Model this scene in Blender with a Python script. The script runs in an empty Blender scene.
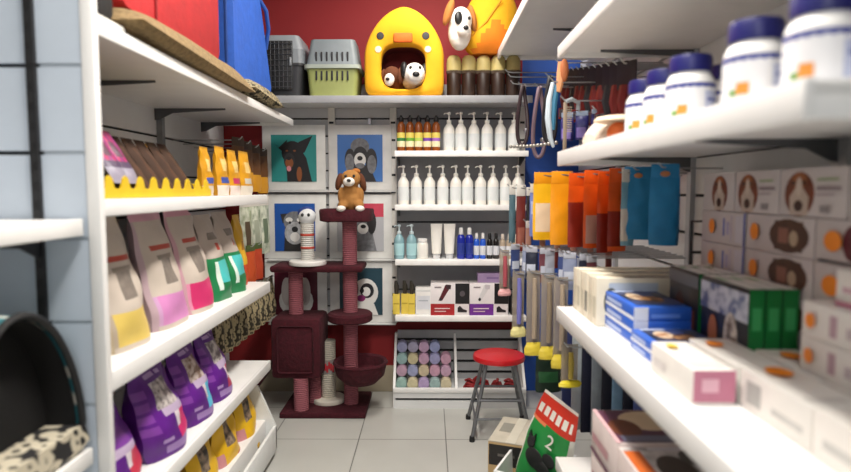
import bpy, bmesh, math, random
from mathutils import Vector, Matrix
random.seed(7)
PI = math.pi
S = bpy.context.scene
COL = S.collection
ORD = ['first', 'second', 'third', 'fourth', 'fifth', 'sixth', 'seventh', 'eighth', 'ninth', 'tenth', 'eleventh', 'twelfth', 'thirteenth', 'fourteenth', 'fifteenth']

# ------------------------------------------------------------------ materials
MATS = {}
def lin(h):
    h = h.lstrip('#')
    r = [int(h[i:i + 2], 16) / 255 for i in (0, 2, 4)]
    return tuple(c / 12.92 if c <= .04045 else ((c + .055) / 1.055) ** 2.4 for c in r) + (1,)

def M(hexcol, rough=.5, kind='plain', metal=0, var=.06, scale=12, hex2=None, alpha=1, trans=0):
    key = (hexcol, rough, kind, metal, var, scale, hex2, alpha, trans)
    if key in MATS: return MATS[key]
    m = bpy.data.materials.new('%s_%s' % (kind, hexcol.strip('#')))
    m.use_nodes = True
    nt = m.node_tree; n = nt.nodes; L = nt.links
    b = n['Principled BSDF']
    b.inputs['Roughness'].default_value = rough
    b.inputs['Metallic'].default_value = metal
    b.inputs['Transmission Weight'].default_value = trans
    b.inputs['Alpha'].default_value = alpha
    c = lin(hexcol)
    tc = n.new('ShaderNodeTexCoord')
    mp = n.new('ShaderNodeMapping'); L.new(tc.outputs['Object'], mp.inputs['Vector'])
    def noise(sc, det=3):
        t = n.new('ShaderNodeTexNoise'); t.inputs['Scale'].default_value = sc; t.inputs['Detail'].default_value = det
        L.new(mp.outputs['Vector'], t.inputs['Vector']); return t
    def ramp(src, stops):
        r = n.new('ShaderNodeValToRGB'); r.color_ramp.interpolation = 'LINEAR'
        while len(r.color_ramp.elements) < len(stops): r.color_ramp.elements.new(.5)
        for e, (p, cc) in zip(r.color_ramp.elements, stops): e.position = p; e.color = cc
        L.new(src, r.inputs['Fac']); return r
    def bump(src, strength, dist=.01):
        bp = n.new('ShaderNodeBump'); bp.inputs['Strength'].default_value = strength; bp.inputs['Distance'].default_value = dist
        L.new(src, bp.inputs['Height']); L.new(bp.outputs['Normal'], b.inputs['Normal'])
    lo = tuple(x * (1 - var) for x in c[:3]) + (1,); hi = tuple(min(1, x * (1 + var)) for x in c[:3]) + (1,)
    if kind == 'plain':
        r = ramp(noise(scale).outputs['Fac'], [(.3, lo), (.7, hi)]); L.new(r.outputs['Color'], b.inputs['Base Color'])
    elif kind in ('fabric', 'carpet'):
        t = noise(60 if kind == 'carpet' else 25, 5)
        r = ramp(t.outputs['Fac'], [(.25, tuple(x * (.6 if kind == 'carpet' else .85) for x in c[:3]) + (1,)), (.75, tuple(min(1, x * (1.25 if kind == 'carpet' else 1.08)) for x in c[:3]) + (1,))])
        L.new(r.outputs['Color'], b.inputs['Base Color'])
        bump(t.outputs['Fac'], .5 if kind == 'carpet' else .25)
    elif kind == 'sisal':
        w = n.new('ShaderNodeTexWave'); w.bands_direction = 'Z'; w.inputs['Scale'].default_value = 26; w.inputs['Distortion'].default_value = .6
        L.new(mp.outputs['Vector'], w.inputs['Vector'])
        r = ramp(w.outputs['Fac'], [(.0, tuple(x * .62 for x in c[:3]) + (1,)), (.6, c)]); L.new(r.outputs['Color'], b.inputs['Base Color'])
        bump(w.outputs['Fac'], .6)
    elif kind == 'leopard':
        v = n.new('ShaderNodeTexVoronoi'); v.inputs['Scale'].default_value = scale
        L.new(mp.outputs['Vector'], v.inputs['Vector'])
        t = noise(scale * .9)
        mx = n.new('ShaderNodeMath'); mx.operation = 'ADD'
        ml = n.new('ShaderNodeMath'); ml.operation = 'MULTIPLY'; ml.inputs[1].default_value = .35
        L.new(t.outputs['Fac'], ml.inputs[0]); L.new(v.outputs['Distance'], mx.inputs[0]); L.new(ml.outputs[0], mx.inputs[1])
        d = lin(hex2 or '#2a241c')
        r = ramp(mx.outputs[0], [(.38, d), (.46, c), (.72, c), (.82, d)]); L.new(r.outputs['Color'], b.inputs['Base Color'])
    elif kind == 'tiles':
        br = n.new('ShaderNodeTexBrick'); br.offset = 0; br.inputs['Scale'].default_value = 1
        br.inputs['Brick Width'].default_value = .49; br.inputs['Row Height'].default_value = .49; br.inputs['Mortar Size'].default_value = .003
        br.inputs['Color1'].default_value = c; br.inputs['Color2'].default_value = lo; br.inputs['Mortar'].default_value = lin('#70706c')
        mp.inputs['Location'].default_value = (-.09, -.34, 0)
        L.new(mp.outputs['Vector'], br.inputs['Vector'])
        t = noise(3, 6)
        mi = n.new('ShaderNodeMix'); mi.data_type = 'RGBA'; mi.blend_type = 'MULTIPLY'; mi.inputs[0].default_value = .18
        L.new(br.outputs['Color'], mi.inputs[6]); L.new(t.outputs['Fac'], mi.inputs[7])
        L.new(mi.outputs[2], b.inputs['Base Color'])
    elif kind == 'print':      # busy printed picture of several tones
        v = n.new('ShaderNodeTexVoronoi'); v.inputs['Scale'].default_value = scale; v.feature = 'SMOOTH_F1'
        L.new(mp.outputs['Vector'], v.inputs['Vector'])
        t = noise(scale)
        d = lin(hex2 or '#ffffff'); mid = tuple((a + q) / 2 for a, q in zip(c[:3], d[:3])) + (1,)
        r = ramp(t.outputs['Fac'], [(.38, c), (.48, mid), (.58, d)]); L.new(r.outputs['Color'], b.inputs['Base Color'])
    elif kind == 'emit':
        b.inputs['Base Color'].default_value = c; b.inputs['Emission Color'].default_value = c; b.inputs['Emission Strength'].default_value = scale
    MATS[key] = m
    return m

WHITE = M('#e9e8e6', .45, var=.02)
PANEL = M('#dcdddd', .5, var=.02)
SLOT = M('#17171a', .6)
STEEL = M('#a7a9ac', .3, metal=.9)
DARKSTEEL = M('#2b2b2d', .45, metal=.3)
BLACK = M('#121214', .5)
ORANGE = M('#f08a1c', .5)

# ------------------------------------------------------------------ mesh builder
class MB:
    def __init__(s): s.bm = bmesh.new(); s.mats = []
    def mi(s, m):
        if m not in s.mats: s.mats.append(m)
        return s.mats.index(m)
    def _paint(s, faces, m):
        i = s.mi(m)
        for f in faces: f.material_index = i
    def box(s, c, d, m, bevel=0, rot=None):
        r = bmesh.ops.create_cube(s.bm, size=1)
        vs = r['verts']
        for v in vs: v.co = Vector((v.co.x * d[0], v.co.y * d[1], v.co.z * d[2]))
        fs = list({f for v in vs for f in v.link_faces})
        s._paint(fs, m)
        if bevel:
            es = list({e for v in vs for e in v.link_edges})
            g = bmesh.ops.bevel(s.bm, geom=es, offset=bevel, segments=2, affect='EDGES', profile=.5)
            fs2 = g['faces']; s._paint(fs2, m)
            vs = list({v for f in fs2 for v in f.verts} | {v for v in vs if v.is_valid})
        R = rot or Matrix.Identity(3)
        for v in vs: v.co = R @ v.co + Vector(c)
        return s
    def loft(s, loops, m, cap0=True, cap1=True, closed=True):
        rows = [[s.bm.verts.new(p) for p in lp] for lp in loops]
        n = len(rows[0]); i = s.mi(m); out = []
        for a, b in zip(rows, rows[1:]):
            for k in range(n if closed else n - 1):
                f = s.bm.faces.new((a[k], a[(k + 1) % n], b[(k + 1) % n], b[k])); f.material_index = i; out.append(f)
        if cap0: f = s.bm.faces.new(rows[0][::-1]); f.material_index = i
        if cap1: f = s.bm.faces.new(rows[-1]); f.material_index = i
        return s
    def lathe(s, prof, m, c=(0, 0, 0), seg=20, rot=None):
        R = rot or Matrix.Identity(3); C = Vector(c)
        loops = [[R @ Vector((max(r, .0004) * math.cos(2 * PI * k / seg), max(r, .0004) * math.sin(2 * PI * k / seg), z)) + C for k in range(seg)] for r, z in prof]
        return s.loft(loops, m)
    def tube(s, pts, r, m, seg=8, closed=False):
        pts = [Vector(p) for p in pts]; loops = []; n = len(pts)
        up = None
        for i, p in enumerate(pts):
            if closed: t = (pts[(i + 1) % n] - pts[i - 1]).normalized()
            else: t = (pts[min(i + 1, n - 1)] - pts[max(i - 1, 0)]).normalized()
            if up is None: up = Vector((0, 0, 1)) if abs(t.z) < .9 else Vector((1, 0, 0))
            a = t.cross(up).normalized(); bb = a.cross(t).normalized(); up = bb
            rr = r[i] if isinstance(r, (list, tuple)) else r
            loops.append([p + a * rr * math.cos(2 * PI * k / seg) + bb * rr * math.sin(2 * PI * k / seg) for k in range(seg)])
        if closed: loops.append(loops[0])
        return s.loft(loops, m, not closed, not closed)
    def ell(s, c, r, m, rot=None, seg=18):
        R = rot or Matrix.Identity(3)
        g = bmesh.ops.create_uvsphere(s.bm, u_segments=seg, v_segments=max(8, seg // 2), radius=1)
        for v in g['verts']: v.co = R @ Vector((v.co.x * r[0], v.co.y * r[1], v.co.z * r[2])) + Vector(c)
        s._paint({f for v in g['verts'] for f in v.link_faces}, m); return s
    def prism(s, poly, axis, a, b, m):
        def P(u, v, w): return {'x': (w, u, v), 'y': (u, w, v), 'z': (u, v, w)}[axis]
        return s.loft([[P(u, v, a) for u, v in poly], [P(u, v, b) for u, v in poly]], m)
    def poly(s, pts, m):
        f = s.bm.faces.new([s.bm.verts.new(p) for p in pts]); f.material_index = s.mi(m); return s
    def build(s, name, parent=None, loc=None, rotz=0, angle=38):
        me = bpy.data.meshes.new(name)
        bmesh.ops.remove_doubles(s.bm, verts=s.bm.verts, dist=1e-6)
        bmesh.ops.recalc_face_normals(s.bm, faces=[f for f in s.bm.faces if len(f.edges) and not all(e.is_boundary for e in f.edges)])
        for f in s.bm.faces: f.smooth = True
        s.bm.to_mesh(me); s.bm.free()
        for m in s.mats: me.materials.append(m)
        me.set_sharp_from_angle(angle=math.radians(angle))
        o = bpy.data.objects.new(name, me); COL.objects.link(o)
        if parent: o.parent = parent
        if loc: o.location = loc
        o.rotation_euler.z = rotz
        return o

def tag(o, label, cat, group=None):
    o['label'] = label; o['category'] = cat
    if group: o['group'] = group
    return o
def thing(name, label, cat, loc=(0, 0, 0), rotz=0, group=None):
    o = bpy.data.objects.new(name, None); COL.objects.link(o)
    o.empty_display_size = .05; o.location = loc; o.rotation_euler.z = rotz
    return tag(o, label, cat, group)
def dup(root, loc, label, rotz=None, group=None):
    r = root.copy(); COL.objects.link(r); r.location = loc; r['label'] = label
    if rotz is not None: r.rotation_euler.z = rotz
    if group: r['group'] = group
    for ch in list(root.children):
        c = ch.copy(); COL.objects.link(c); c.parent = r
        for g in ch.children:
            d = g.copy(); COL.objects.link(d); d.parent = c
    return r
def struct(name, mb, **k):
    o = mb.build(name, **k); o['kind'] = 'structure'; return o
def rx(a): return Matrix.Rotation(math.radians(a), 3, 'X')
def ry(a): return Matrix.Rotation(math.radians(a), 3, 'Y')
def rz(a): return Matrix.Rotation(math.radians(a), 3, 'Z')

# decals: flat printed shapes lying on a face of a box of size (w, d, h), base at z = 0, centred in x and y
def face_pt(face, w, d, h, u, v, off):
    if face == 'front': return (-w / 2 + u * w, -d / 2 - off, v * h)
    if face == 'back': return (w / 2 - u * w, d / 2 + off, v * h)
    if face == 'right': return (w / 2 + off, -d / 2 + u * d, v * h)
    if face == 'left': return (-w / 2 - off, d / 2 - u * d, v * h)
    return (-w / 2 + u * w, -d / 2 + v * d, h + off)
def ellp(cu, cv, ru, rv, n=18): return [(cu + ru * math.cos(2 * PI * k / n), cv + rv * math.sin(2 * PI * k / n)) for k in range(n)]
def rect(u0, v0, u1, v1): return [(u0, v0), (u1, v0), (u1, v1), (u0, v1)]
def decals(mb, size, lst):
    for k, (face, shape, m) in enumerate(lst):
        mb.poly([face_pt(face, *size, u, v, .0004 + .00035 * k) for u, v in shape], m)
def carton(name, size, m, dec=(), parent=None, loc=None, rotz=0, stickers=(), bevel=.002):
    mb = MB(); mb.box((0, 0, size[2] / 2), size, m, bevel)
    decals(mb, size, dec)
    o = mb.build(name, parent, loc, rotz)
    for st in stickers:
        q = MB(); decals(q, size, [(st[0], st[1], BLACK)] * 0 + [(st[0], st[1], st[2] if len(st) > 2 else ORANGE)])
        for v in q.bm.verts:
            v.co += {'left': Vector((-.006, 0, 0)), 'right': Vector((.006, 0, 0)), 'front': Vector((0, -.006, 0)), 'top': Vector((0, 0, .006))}[st[0]]
        q.build('price_sticker', o)
    return o

# pouch / bag: front faces -y. fn(u, v, front) picks the printed colour
def pouch(mb, w, h, d, fn, lean=0, nu=18, nv=24, top=.05, wob=.004, sag=0, narrow=.12, seed=0):
    rnd = random.Random(seed); ph = [rnd.random() * 6 for _ in range(4)]
    rows = []
    for j in range(nv + 1):
        v = j / nv
        ww = w * (1 - narrow * max(0, v - .55) / .45) * (.94 + .06 * min(1, v * 8))
        prof = (1 - v ** 2.2) * (.8 + .2 * min(1, v * 6)) + .03
        if v > .93: prof = .03
        ring = []
        for side in (0, 1):
            for i in range(nu if side == 0 else nu):
                u = i / nu if side == 0 else 1 - i / nu
                t = d / 2 * prof * (.22 + .78 * max(0, math.sin(PI * u)) ** .55)
                wb = min(wob, d * .028) * (math.sin(9 * u + 11 * v + ph[0]) + math.sin(17 * v - 5 * u + ph[1])) * (1 if prof > .05 else .2)
                y = (-t - wb if side == 0 else t + wb) + lean * v * h
                ring.append((Vector(((u - .5) * ww, y, v * h - sag * v * v)), u, v, side == 0))
        rows.append(ring)
    V = [[mb.bm.verts.new(p[0]) for p in r] for r in rows]; n = len(rows[0])
    for j in range(nv):
        for k in range(n):
            f = mb.bm.faces.new((V[j][k], V[j][(k + 1) % n], V[j + 1][(k + 1) % n], V[j + 1][k]))
            uu = (rows[j][k][1] + rows[j][(k + 1) % n][1]) / 2; vv = (j + .5) / nv
            f.material_index = mb.mi(fn(uu, vv, rows[j][k][3]))
    for ring, vv in ((V[0][::-1], 0), (V[-1], 1)):
        f = mb.bm.faces.new(ring); f.material_index = mb.mi(fn(.5, vv, False))
    return mb

# ------------------------------------------------------------------ the room
REDWALL = M('#8e1c20', .7, var=.08, scale=2)
ROOMWHITE = M('#d9d6d2', .8, var=.03, scale=2)
b = MB(); b.box((-.3, .5, -.05), (6.2, 7.6, .1), M('#c2c2bc', .28, 'tiles', var=.03)); struct('floor', b)
b = MB(); b.box((-.3, .5, 3.05), (6.2, 7.6, .1), ROOMWHITE); struct('ceiling', b)
b = MB(); b.box((-1.19, 4.16, 1.5), (3.62, .1, 3), REDWALL)
b.box((1.62, 4.16, 1.5), (2.0, .1, 3), M('#1f4fa6', .6, var=.05, scale=2)); struct('wall_back', b)
b = MB(); b.box((-2.65, .5, 1.5), (.1, 7.6, 3), ROOMWHITE); struct('wall_left', b)
b = MB(); b.box((2.45, .5, 1.5), (.1, 7.6, 3), ROOMWHITE); struct('wall_right', b)
b = MB(); b.box((-.8, 4.095, .09), (2.8, .03, .18), M('#a89c86', .5, scale=6), .004); struct('baseboard_back', b)

def slatted(mb, x0, x1, z0, z1, step, y, axis, m=PANEL, th=.02, gap=.011, off=0):
    """horizontal boards with dark slots between; axis 'y': panel in the xz plane at depth y, axis 'x': panel in the yz plane"""
    z = z0
    def bx(za, zb, depth, th_, mm):
        if axis == 'y': mb.box(((x0 + x1) / 2, y + depth, (za + zb) / 2), (x1 - x0, th_, zb - za), mm)
        else: mb.box((y + depth, (x0 + x1) / 2, (za + zb) / 2), (th_, x1 - x0, zb - za), mm)
    sg = -1 if axis == 'y' else off
    bx(z0, z1, -sg * th * .9, th * .5, SLOT)
    while z < z1 - .02:
        t = min(z + step - gap, z1); bx(z, t, 0, th, m); z += step

# ------------------------------------------------------------------ shelving, left of the aisle
def shelf_board(parent, x0, x1, y0, y1, top, lip, brackets=(), side=1, rail=True, m=WHITE):
    """a board running along y, front lip at x1 (side=1: aisle is +x) or x0 (side=-1)"""
    mb = MB(); mb.box(((x0 + x1) / 2, (y0 + y1) / 2, top - .011), (x1 - x0, y1 - y0, .022), m, .002)
    xe = x1 - .006 if side == 1 else x0 + .006
    mb.box((xe, (y0 + y1) / 2, top - lip / 2 + .001), (.016, y1 - y0 + .002, lip), m, .003)
    for ye in (y0 + .006, y1 - .006):
        mb.box(((x0 + x1) / 2, ye, top - lip / 2 + .001), (x1 - x0 - .01, .012, lip - .004), m, .002)
    o = mb.build('shelf', parent)
    for yb in brackets:
        q = MB(); xb = x0 if side == 1 else x1
        q.prism([(xb, top - .022), (xb + side * .36, top - .022), (xb + side * .36, top - .030), (xb + side * .09, top - .045), (xb + side * .03, top - .075), (xb, top - .08)], 'y', yb - .004, yb + .004, M('#626366', .4, metal=.4))
        q.build('bracket', o)
    return o

lg = thing('shelving_unit', 'long white shelving on the left of the aisle carrying pet food bags', 'shelving')
b = MB(); slatted(b, 1.58, 4.10, .08, 2.25, .2, -1.41, 'x', off=1); b.build('back_panel', lg)
b = MB(); b.box((-.8635, 1.5475, 1.25), (.035, .025, 2.5), WHITE, .004); b.build('upright', lg)
for yy in (2.33, 3.11):
    b = MB(); b.box((-1.385, yy, 1.15), (.028, .035, 2.2), M('#8b8c8e', .4, metal=.4)); b.build('slotted_rail', lg)
shelf_board(lg, -1.40, -.85, 1.563, 3.76, 1.835, .04, (2.30, 3.08, 3.70))
shelf_board(lg, -1.40, -.85, 1.563, 3.13, 1.375, .045, (2.33, 3.09))
shelf_board(lg, -1.40, -.85, 1.563, 3.15, .915, .055, (2.33, 3.09))
shelf_board(lg, -1.40, -.85, 1.563, 3.13, .495, .05, (2.33, 3.09))
b = MB(); b.box((-1.13, 2.34, .1), (.54, 1.56, .2), WHITE, .004); b.build('plinth', lg)

nl = thing('shelving_unit', 'white slotted shelving bay at the left edge holding the leopard carrier', 'shelving')
COOL = M('#c3cedb', .5, var=.02)
b = MB(); slatted(b, -2.3, -.882, .40, 2.5, .22, 1.5475, 'y', m=COOL)
for k in range(10): b.box((-.935, 1.549, .40 + .22 * k - .0055), (.105, .018, .014), M('#a9b3bd', .5))
b.build('back_panel', nl)
b = MB(); b.box((-1.005, 1.532, 1.4), (.022, .012, 2.2), DARKSTEEL); 
for k in range(44): b.box((-1.005, 1.525, .36 + k * .05), (.008, .004, .022), BLACK)
b.build('slotted_rail', nl)
for top, xe in ((1.325, -.890), (.722, -.890)):
    mb = MB(); mb.box(((xe - 2.3) / 2, 1.317, top - .012), (xe + 2.3, .42, .024), WHITE, .002)
    mb.box(((xe - 2.3) / 2, 1.110, top - .021), (xe + 2.3, .016, .044), WHITE, .003)
    mb.box((xe - .005, 1.317, top - .020), (.014, .424, .044), WHITE, .003)
    o = mb.build('shelf', nl)
    q = MB(); q.prism([(1.525, top - .025), (1.2, top - .025), (1.2, top - .04), (1.46, top - .07), (1.525, top - .10)], 'x', -1.01, -1.0, DARKSTEEL); q.build('bracket', o)

# ------------------------------------------------------------------ back wall shelving
bw = thing('shelving_unit', 'white shelving fixed to the red back wall with rows of bottles', 'shelving')
b = MB(); slatted(b, -1.10, -.225, .5, 2.10, .115, 4.06, 'y', m=M('#c6c6c8', .5, var=.02)); slatted(b, -.225, .62, .5, 2.10, .23, 4.06, 'y', m=M('#a9aaae', .5, var=.04)); b.build('back_panel', bw)  # right half darker grey: shade behind the bottles put into the board colour
b = MB(); b.box((-.24, 3.86, 1.957), (1.72, .36, .026), WHITE, .003); b.box((-.24, 3.685, 1.948), (1.72, .016, .044), M('#97989b', .45), .003); b.build('shelf', bw)
for top in (1.641, 1.307, .961, .604):
    b = MB(); b.box((.195, 3.9, top - .011), (.83, .30, .022), WHITE, .002); b.box((.195, 3.752, top - .016), (.83, .014, .036), M('#f4f3f0', .4), .003)
    o = b.build('shelf', bw)
    for xb in (-.205, .595):
        q = MB(); q.prism([(4.04, top - .022), (3.78, top - .022), (3.78, top - .034), (4.0, top - .08), (4.04, top - .08)], 'x', xb - .004, xb + .004, DARKSTEEL); q.build('bracket', o)
for xx in (-.655, -.245, .61):
    b = MB(); b.box((xx, 4.035, 1.3), (.045, .03, 1.6), M('#e0ddd6', .5), .003)
    for k in range(13): b.box((xx, 4.019, .58 + k * .115), (.03, .004, .014), SLOT)
    b.build('slotted_rail', bw)
for zz in (1.392, .932, .498):
    b = MB(); b.box((-.66, 4.015, zz), (.86, .06, .012), M('#d8d8d6', .45), .002); b.build('picture_ledge', bw)
for zz in (1.80,):
    b = MB()
    for xx in (-.93, -.40): b.box((xx, 4.02, zz + .05), (.02, .05, .04), STEEL)
    b.build('hook', bw)

# dog pictures on the ledges
def picture(label, cx, z0, w, h, bg, shapes, fw=.42):
    t = thing('dog_poster', label, 'poster', (cx, 4.012, z0), 0, 'dog pictures on the back wall')
    b = MB(); fh = .43
    b.box((0, .006, fh / 2), (fw, .012, fh), M('#e6e5e1', .4), .003); b.build('mount', t)
    b = MB(); size = (w, .004, h)
    b.box((0, 0, h / 2), size, M(bg, .35, var=.12, scale=3))
    decals(b, size, shapes)
    o = b.build('picture', t); o.location = (0, -.0025, (fh - h) / 2 - .005)
    return t
def E(a, bb, c, d): return ellp(a, bb, c, d)
F = 'front'
k1, k2, kt, kg, kw = M('#1b1a1e', .5), M('#2c2a2c', .5), M('#8a4f2a', .5), M('#77787c', .6, var=.3, scale=40), M('#e4e2de', .5)
picture('framed picture of a black and tan dog with cropped ears on teal', -.905, 1.400, .30, .31, '#33918e', [
    (F, [(.02, .86), (.16, .72), (.36, .9), (.30, .6)], k1), (F, [(.60, .84), (.92, .98), (.74, .62), (.6, .6)], k1),
    (F, [(.35, 0), (.32, .5), (.62, .75), (.78, .5), (.9, 0)], k1), (F, E(.47, .62, .24, .25), k1), (F, E(.40, .45, .12, .17), k2), (F, E(.40, .40, .09, .11), kt),
    (F, E(.39, .28, .05, .06), M('#d98a92', .4)), (F, E(.39, .50, .055, .04), k1), (F, E(.35, .66, .03, .02), kt), (F, E(.52, .66, .03, .02), kt), (F, E(.62, .16, .06, .16), kt)])
picture('framed picture of a grey curly poodle on bright blue', -.465, 1.400, .30, .31, '#4376bd', [
    (F, [(.3, 0), (.36, .35), (.7, .35), (.86, 0)], k2), (F, E(.5, .74, .21, .19), kg), (F, E(.28, .46, .12, .25), k2), (F, E(.75, .44, .13, .27), k2), (F, E(.27, .40, .10, .2), kg), (F, E(.76, .37, .10, .2), kg), (F, E(.51, .55, .16, .20), k2),
    (F, E(.5, .46, .13, .16), kw), (F, E(.5, .50, .06, .05), k1), (F, E(.41, .62, .03, .03), k1), (F, E(.58, .62, .03, .03), k1), (F, E(.5, .34, .10, .06), kg)])
picture('framed picture of a bearded grey schnauzer on deep blue', -.905, .940, .27, .32, '#2558ab', [
    (F, [(.22, 0), (.25, .5), (.75, .5), (.8, 0)], k2), (F, [(.14, .78), (.2, .58), (.42, .8)], k2), (F, [(.6, .8), (.82, .58), (.9, .78)], k2),
    (F, E(.5, .62, .28, .22), kg), (F, E(.5, .38, .26, .24), M('#a9aaad', .6, var=.3, scale=40)), (F, E(.36, .66, .09, .05), kw), (F, E(.64, .66, .09, .05), kw),
    (F, E(.38, .60, .03, .03), k1), (F, E(.62, .60, .03, .03), k1), (F, E(.5, .46, .08, .06), k1), (F, E(.5, .3, .12, .1), kw)])
picture('framed picture of a grey dog on pale grey with a pink corner', -.465, .940, .31, .32, '#b9b9bd', [
    (F, rect(.55, .72, 1, 1), M('#d2455c', .5)), (F, [(.2, 0), (.3, .5), (.72, .55), (.85, 0)], kg), (F, E(.5, .62, .22, .25), kg), (F, E(.28, .6, .1, .24), k2), (F, E(.74, .6, .1, .24), k2),
    (F, E(.55, .48, .12, .12), kw), (F, E(.56, .52, .06, .04), k1), (F, E(.44, .68, .03, .03), k1), (F, E(.64, .68, .03, .03), k1)])
picture('framed picture of a white long eared dog on dark maroon', -.905, .506, .29, .32, '#571428', [
    (F, E(.5, .3, .40, .34), kw), (F, E(.5, .6, .24, .30), kw), (F, E(.28, .5, .12, .3), M('#cfc6c2', .6)), (F, E(.72, .5, .12, .3), M('#cfc6c2', .6)),
    (F, E(.5, .5, .06, .05), k1), (F, E(.42, .63, .03, .03), k1), (F, E(.58, .63, .03, .03), k1)])
picture('framed picture of a white puppy with dark eyes on slate teal', -.465, .506, .29, .32, '#1d3f4d', [
    (F, E(.6, .48, .30, .30), kw), (F, E(.32, .55, .12, .22), k2), (F, E(.64, .52, .16, .16), k1), (F, E(.62, .5, .1, .1), kw), (F, E(.5, .36, .1, .07), M('#8a2c6a', .5)),
    (F, E(.52, .52, .05, .05), k1), (F, [(.4, 0), (.42, .25), (.8, .25), (.9, 0)], kw)])

# ------------------------------------------------------------------ bottles on the back wall
SH = {'top': 1.641, 'second': 1.307, 'third': .961, 'lowest': .604}
def amber(x, lab, band):
    t = thing('amber_bottle', lab, 'bottle', (x, 3.83, 1.641), 0, 'amber bottles on the top bottle shelf')
    g = M('#8a4614', .25, var=.1)
    MB().lathe([(.022, 0), (.026, .004), (.026, .15), (.023, .172), (.012, .186), (.012, .2)], g, seg=20).build('bottle_body', t)
    MB().lathe([(.0264, .03), (.0268, .031), (.0268, .065), (.0264, .066)], M('#ece4b8', .5)).lathe([(.0264, .066), (.0268, .067), (.0268, .085), (.0264, .086)], M(band, .5)).lathe([(.0264, .086), (.0268, .087), (.0268, .118), (.0264, .119)], M('#f0dc6a', .5)).build('label_band', t)
    MB().lathe([(.016, .188), (.017, .19), (.017, .212), (.009, .218), (.007, .228)], BLACK).build('cap', t)
for i, (x, bnd) in enumerate(zip((-.183, -.127, -.072, -.017, .038), ('#2f7f3c', '#6fae3a', '#b9d35a', '#7a3fae', '#a86ac2'))):
    amber(x, 'amber bottle with yellow label, %s from the left on the top bottle shelf' % ORD[i], bnd)

PUMPW = M('#efece4', .35, var=.02)
def pump_bottle(name, label, loc, h, r, m, cap=PUMPW, lab=M('#dfe3e2', .4), group=None, turn=0):
    t = thing(name, label, 'bottle', loc, turn, group)
    hb = h * .72
    MB().lathe([(r * .9, 0), (r, .006), (r, hb * .72), (r * .92, hb * .82), (r * .55, hb * .94), (r * .34, hb)], m).build('bottle_body', t)
    MB().lathe([(r * 1.005, hb * .15), (r * 1.02, hb * .16), (r * 1.02, hb * .62), (r * 1.005, hb * .63)], lab).build('label_band', t)
    p = MB(); p.lathe([(r * .42, hb), (r * .44, hb + .002), (r * .44, hb + h * .07), (r * .16, hb + h * .085), (r * .14, h * .93), (r * .3, h * .94), (r * .3, h * .985), (r * .2, h)], cap, seg=14)
    p.tube([(0, 0, h * .965), (-r * .7, -r * .2, h * .965), (-r * .95, -r * .25, h * .94)], r * .12, cap, 6)
    p.build('pump', t)
    return t
pb = pump_bottle('pump_bottle', 'tall white pump bottle nearest the amber bottles, on the top bottle shelf', (.12, 3.84, 1.641), .25, .036, PUMPW, group='white pump bottles on the top bottle shelf')
for i, x in enumerate((.195, .278, .361, .447, .531)):
    dup(pb, (x, 3.84 + .01 * (i % 2), 1.641), 'white pump bottle, %s to the right of the amber bottles on the top shelf' % ORD[i + 1], rotz=(.2, -.3, .5, .1, .8)[i])
for i, px in enumerate((403.4, 416.4, 429.6, 442.8, 455.8, 467.6, 480.6, 493, 505.6, 517.7)):
    dup(pb, ((px - 430) * .00637, 3.84, 1.307), 'white pump bottle, %s from the left in the full row on the second shelf' % ORD[i], rotz=(i * 37 % 11) * .12 - .4, group='white pump bottles on the second bottle shelf')
TEAL = M('#8db4bc', .2, var=.05)
for i, px in enumerate((399, 411.5)):
    pump_bottle('spray_bottle', 'pale teal pump bottle, %s one of two on the third bottle shelf' % ('left' if i == 0 else 'right'), ((px - 430) * .00637, 3.83, .961), .22, .033, TEAL, M('#d5e6ea', .4), M('#a9d3d8', .4), 'pale teal pump bottles')
t = thing('lotion_bottle', 'squat white screw-top bottle between the teal bottles and the white tubes', 'bottle', (-.048, 3.83, .961))
MB().lathe([(.034, 0), (.037, .005), (.037, .09), (.03, .104)], PUMPW).build('bottle_body', t); MB().lathe([(.03, .104), (.031, .106), (.031, .126), (.028, .13)], WHITE).build('cap', t)
for i, px in enumerate((436.5, 449.6)):
    t = thing('cream_tube', 'white cream tube standing on its cap, %s of the pair on the third bottle shelf' % ('left' if i == 0 else 'right'), 'tube', ((px - 430) * .00637, 3.83, .961), 0, 'white tubes on the third bottle shelf')
    MB().lathe([(.022, 0), (.024, .002), (.025, .03), (.02, .034)], M('#cfd0d2', .4)).build('cap', t)
    loops = [[(.03 * (1 + .25 * s) * math.cos(a), .03 * (1 - .96 * s) * math.sin(a), .034 + s * .19) for a in [2 * PI * k / 24 for k in range(24)]] for s in (0, .2, .5, .8, .97, 1)]
    MB().loft(loops, PUMPW).build('tube_body', t)
def small_bottle(name, label, px, h, r, m, cap, grp=None, y=3.83):
    t = thing(name, label, 'bottle', ((px - 430) * .00637, y, .961), 0, grp)
    MB().lathe([(r * .92, 0), (r, .004), (r, h * .66), (r * .8, h * .74), (r * .42, h * .78)], m).build('bottle_body', t)
    MB().lathe([(r * 1.0, h * .15), (r * 1.025, h * .16), (r * 1.025, h * .5), (r, h * .51)], M('#d9dbe0', .5) if r < .02 else M('#27388f', .4)).build('label_band', t)
    MB().lathe([(r * .55, h * .78), (r * .58, h * .79), (r * .5, h * .97), (r * .3, h)], cap).build('cap', t)
ROYAL = M('#1a2a9c', .2, var=.1)
for i, px in enumerate((461.2, 469.6)): small_bottle('spray_bottle', 'royal blue bottle with white cap, %s of the tall pair beside the white tubes' % ('left' if i == 0 else 'right'), px, .20, .026, ROYAL, WHITE, 'royal blue bottles')
for i, px in enumerate((476.8, 483.2)): small_bottle('dropper_bottle', 'small bright blue bottle with white tip, %s of two by the royal blue pair' % ('left' if i == 0 else 'right'), px, .165, .019, M('#2c5fd0', .2), WHITE, 'small blue bottles')
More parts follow.
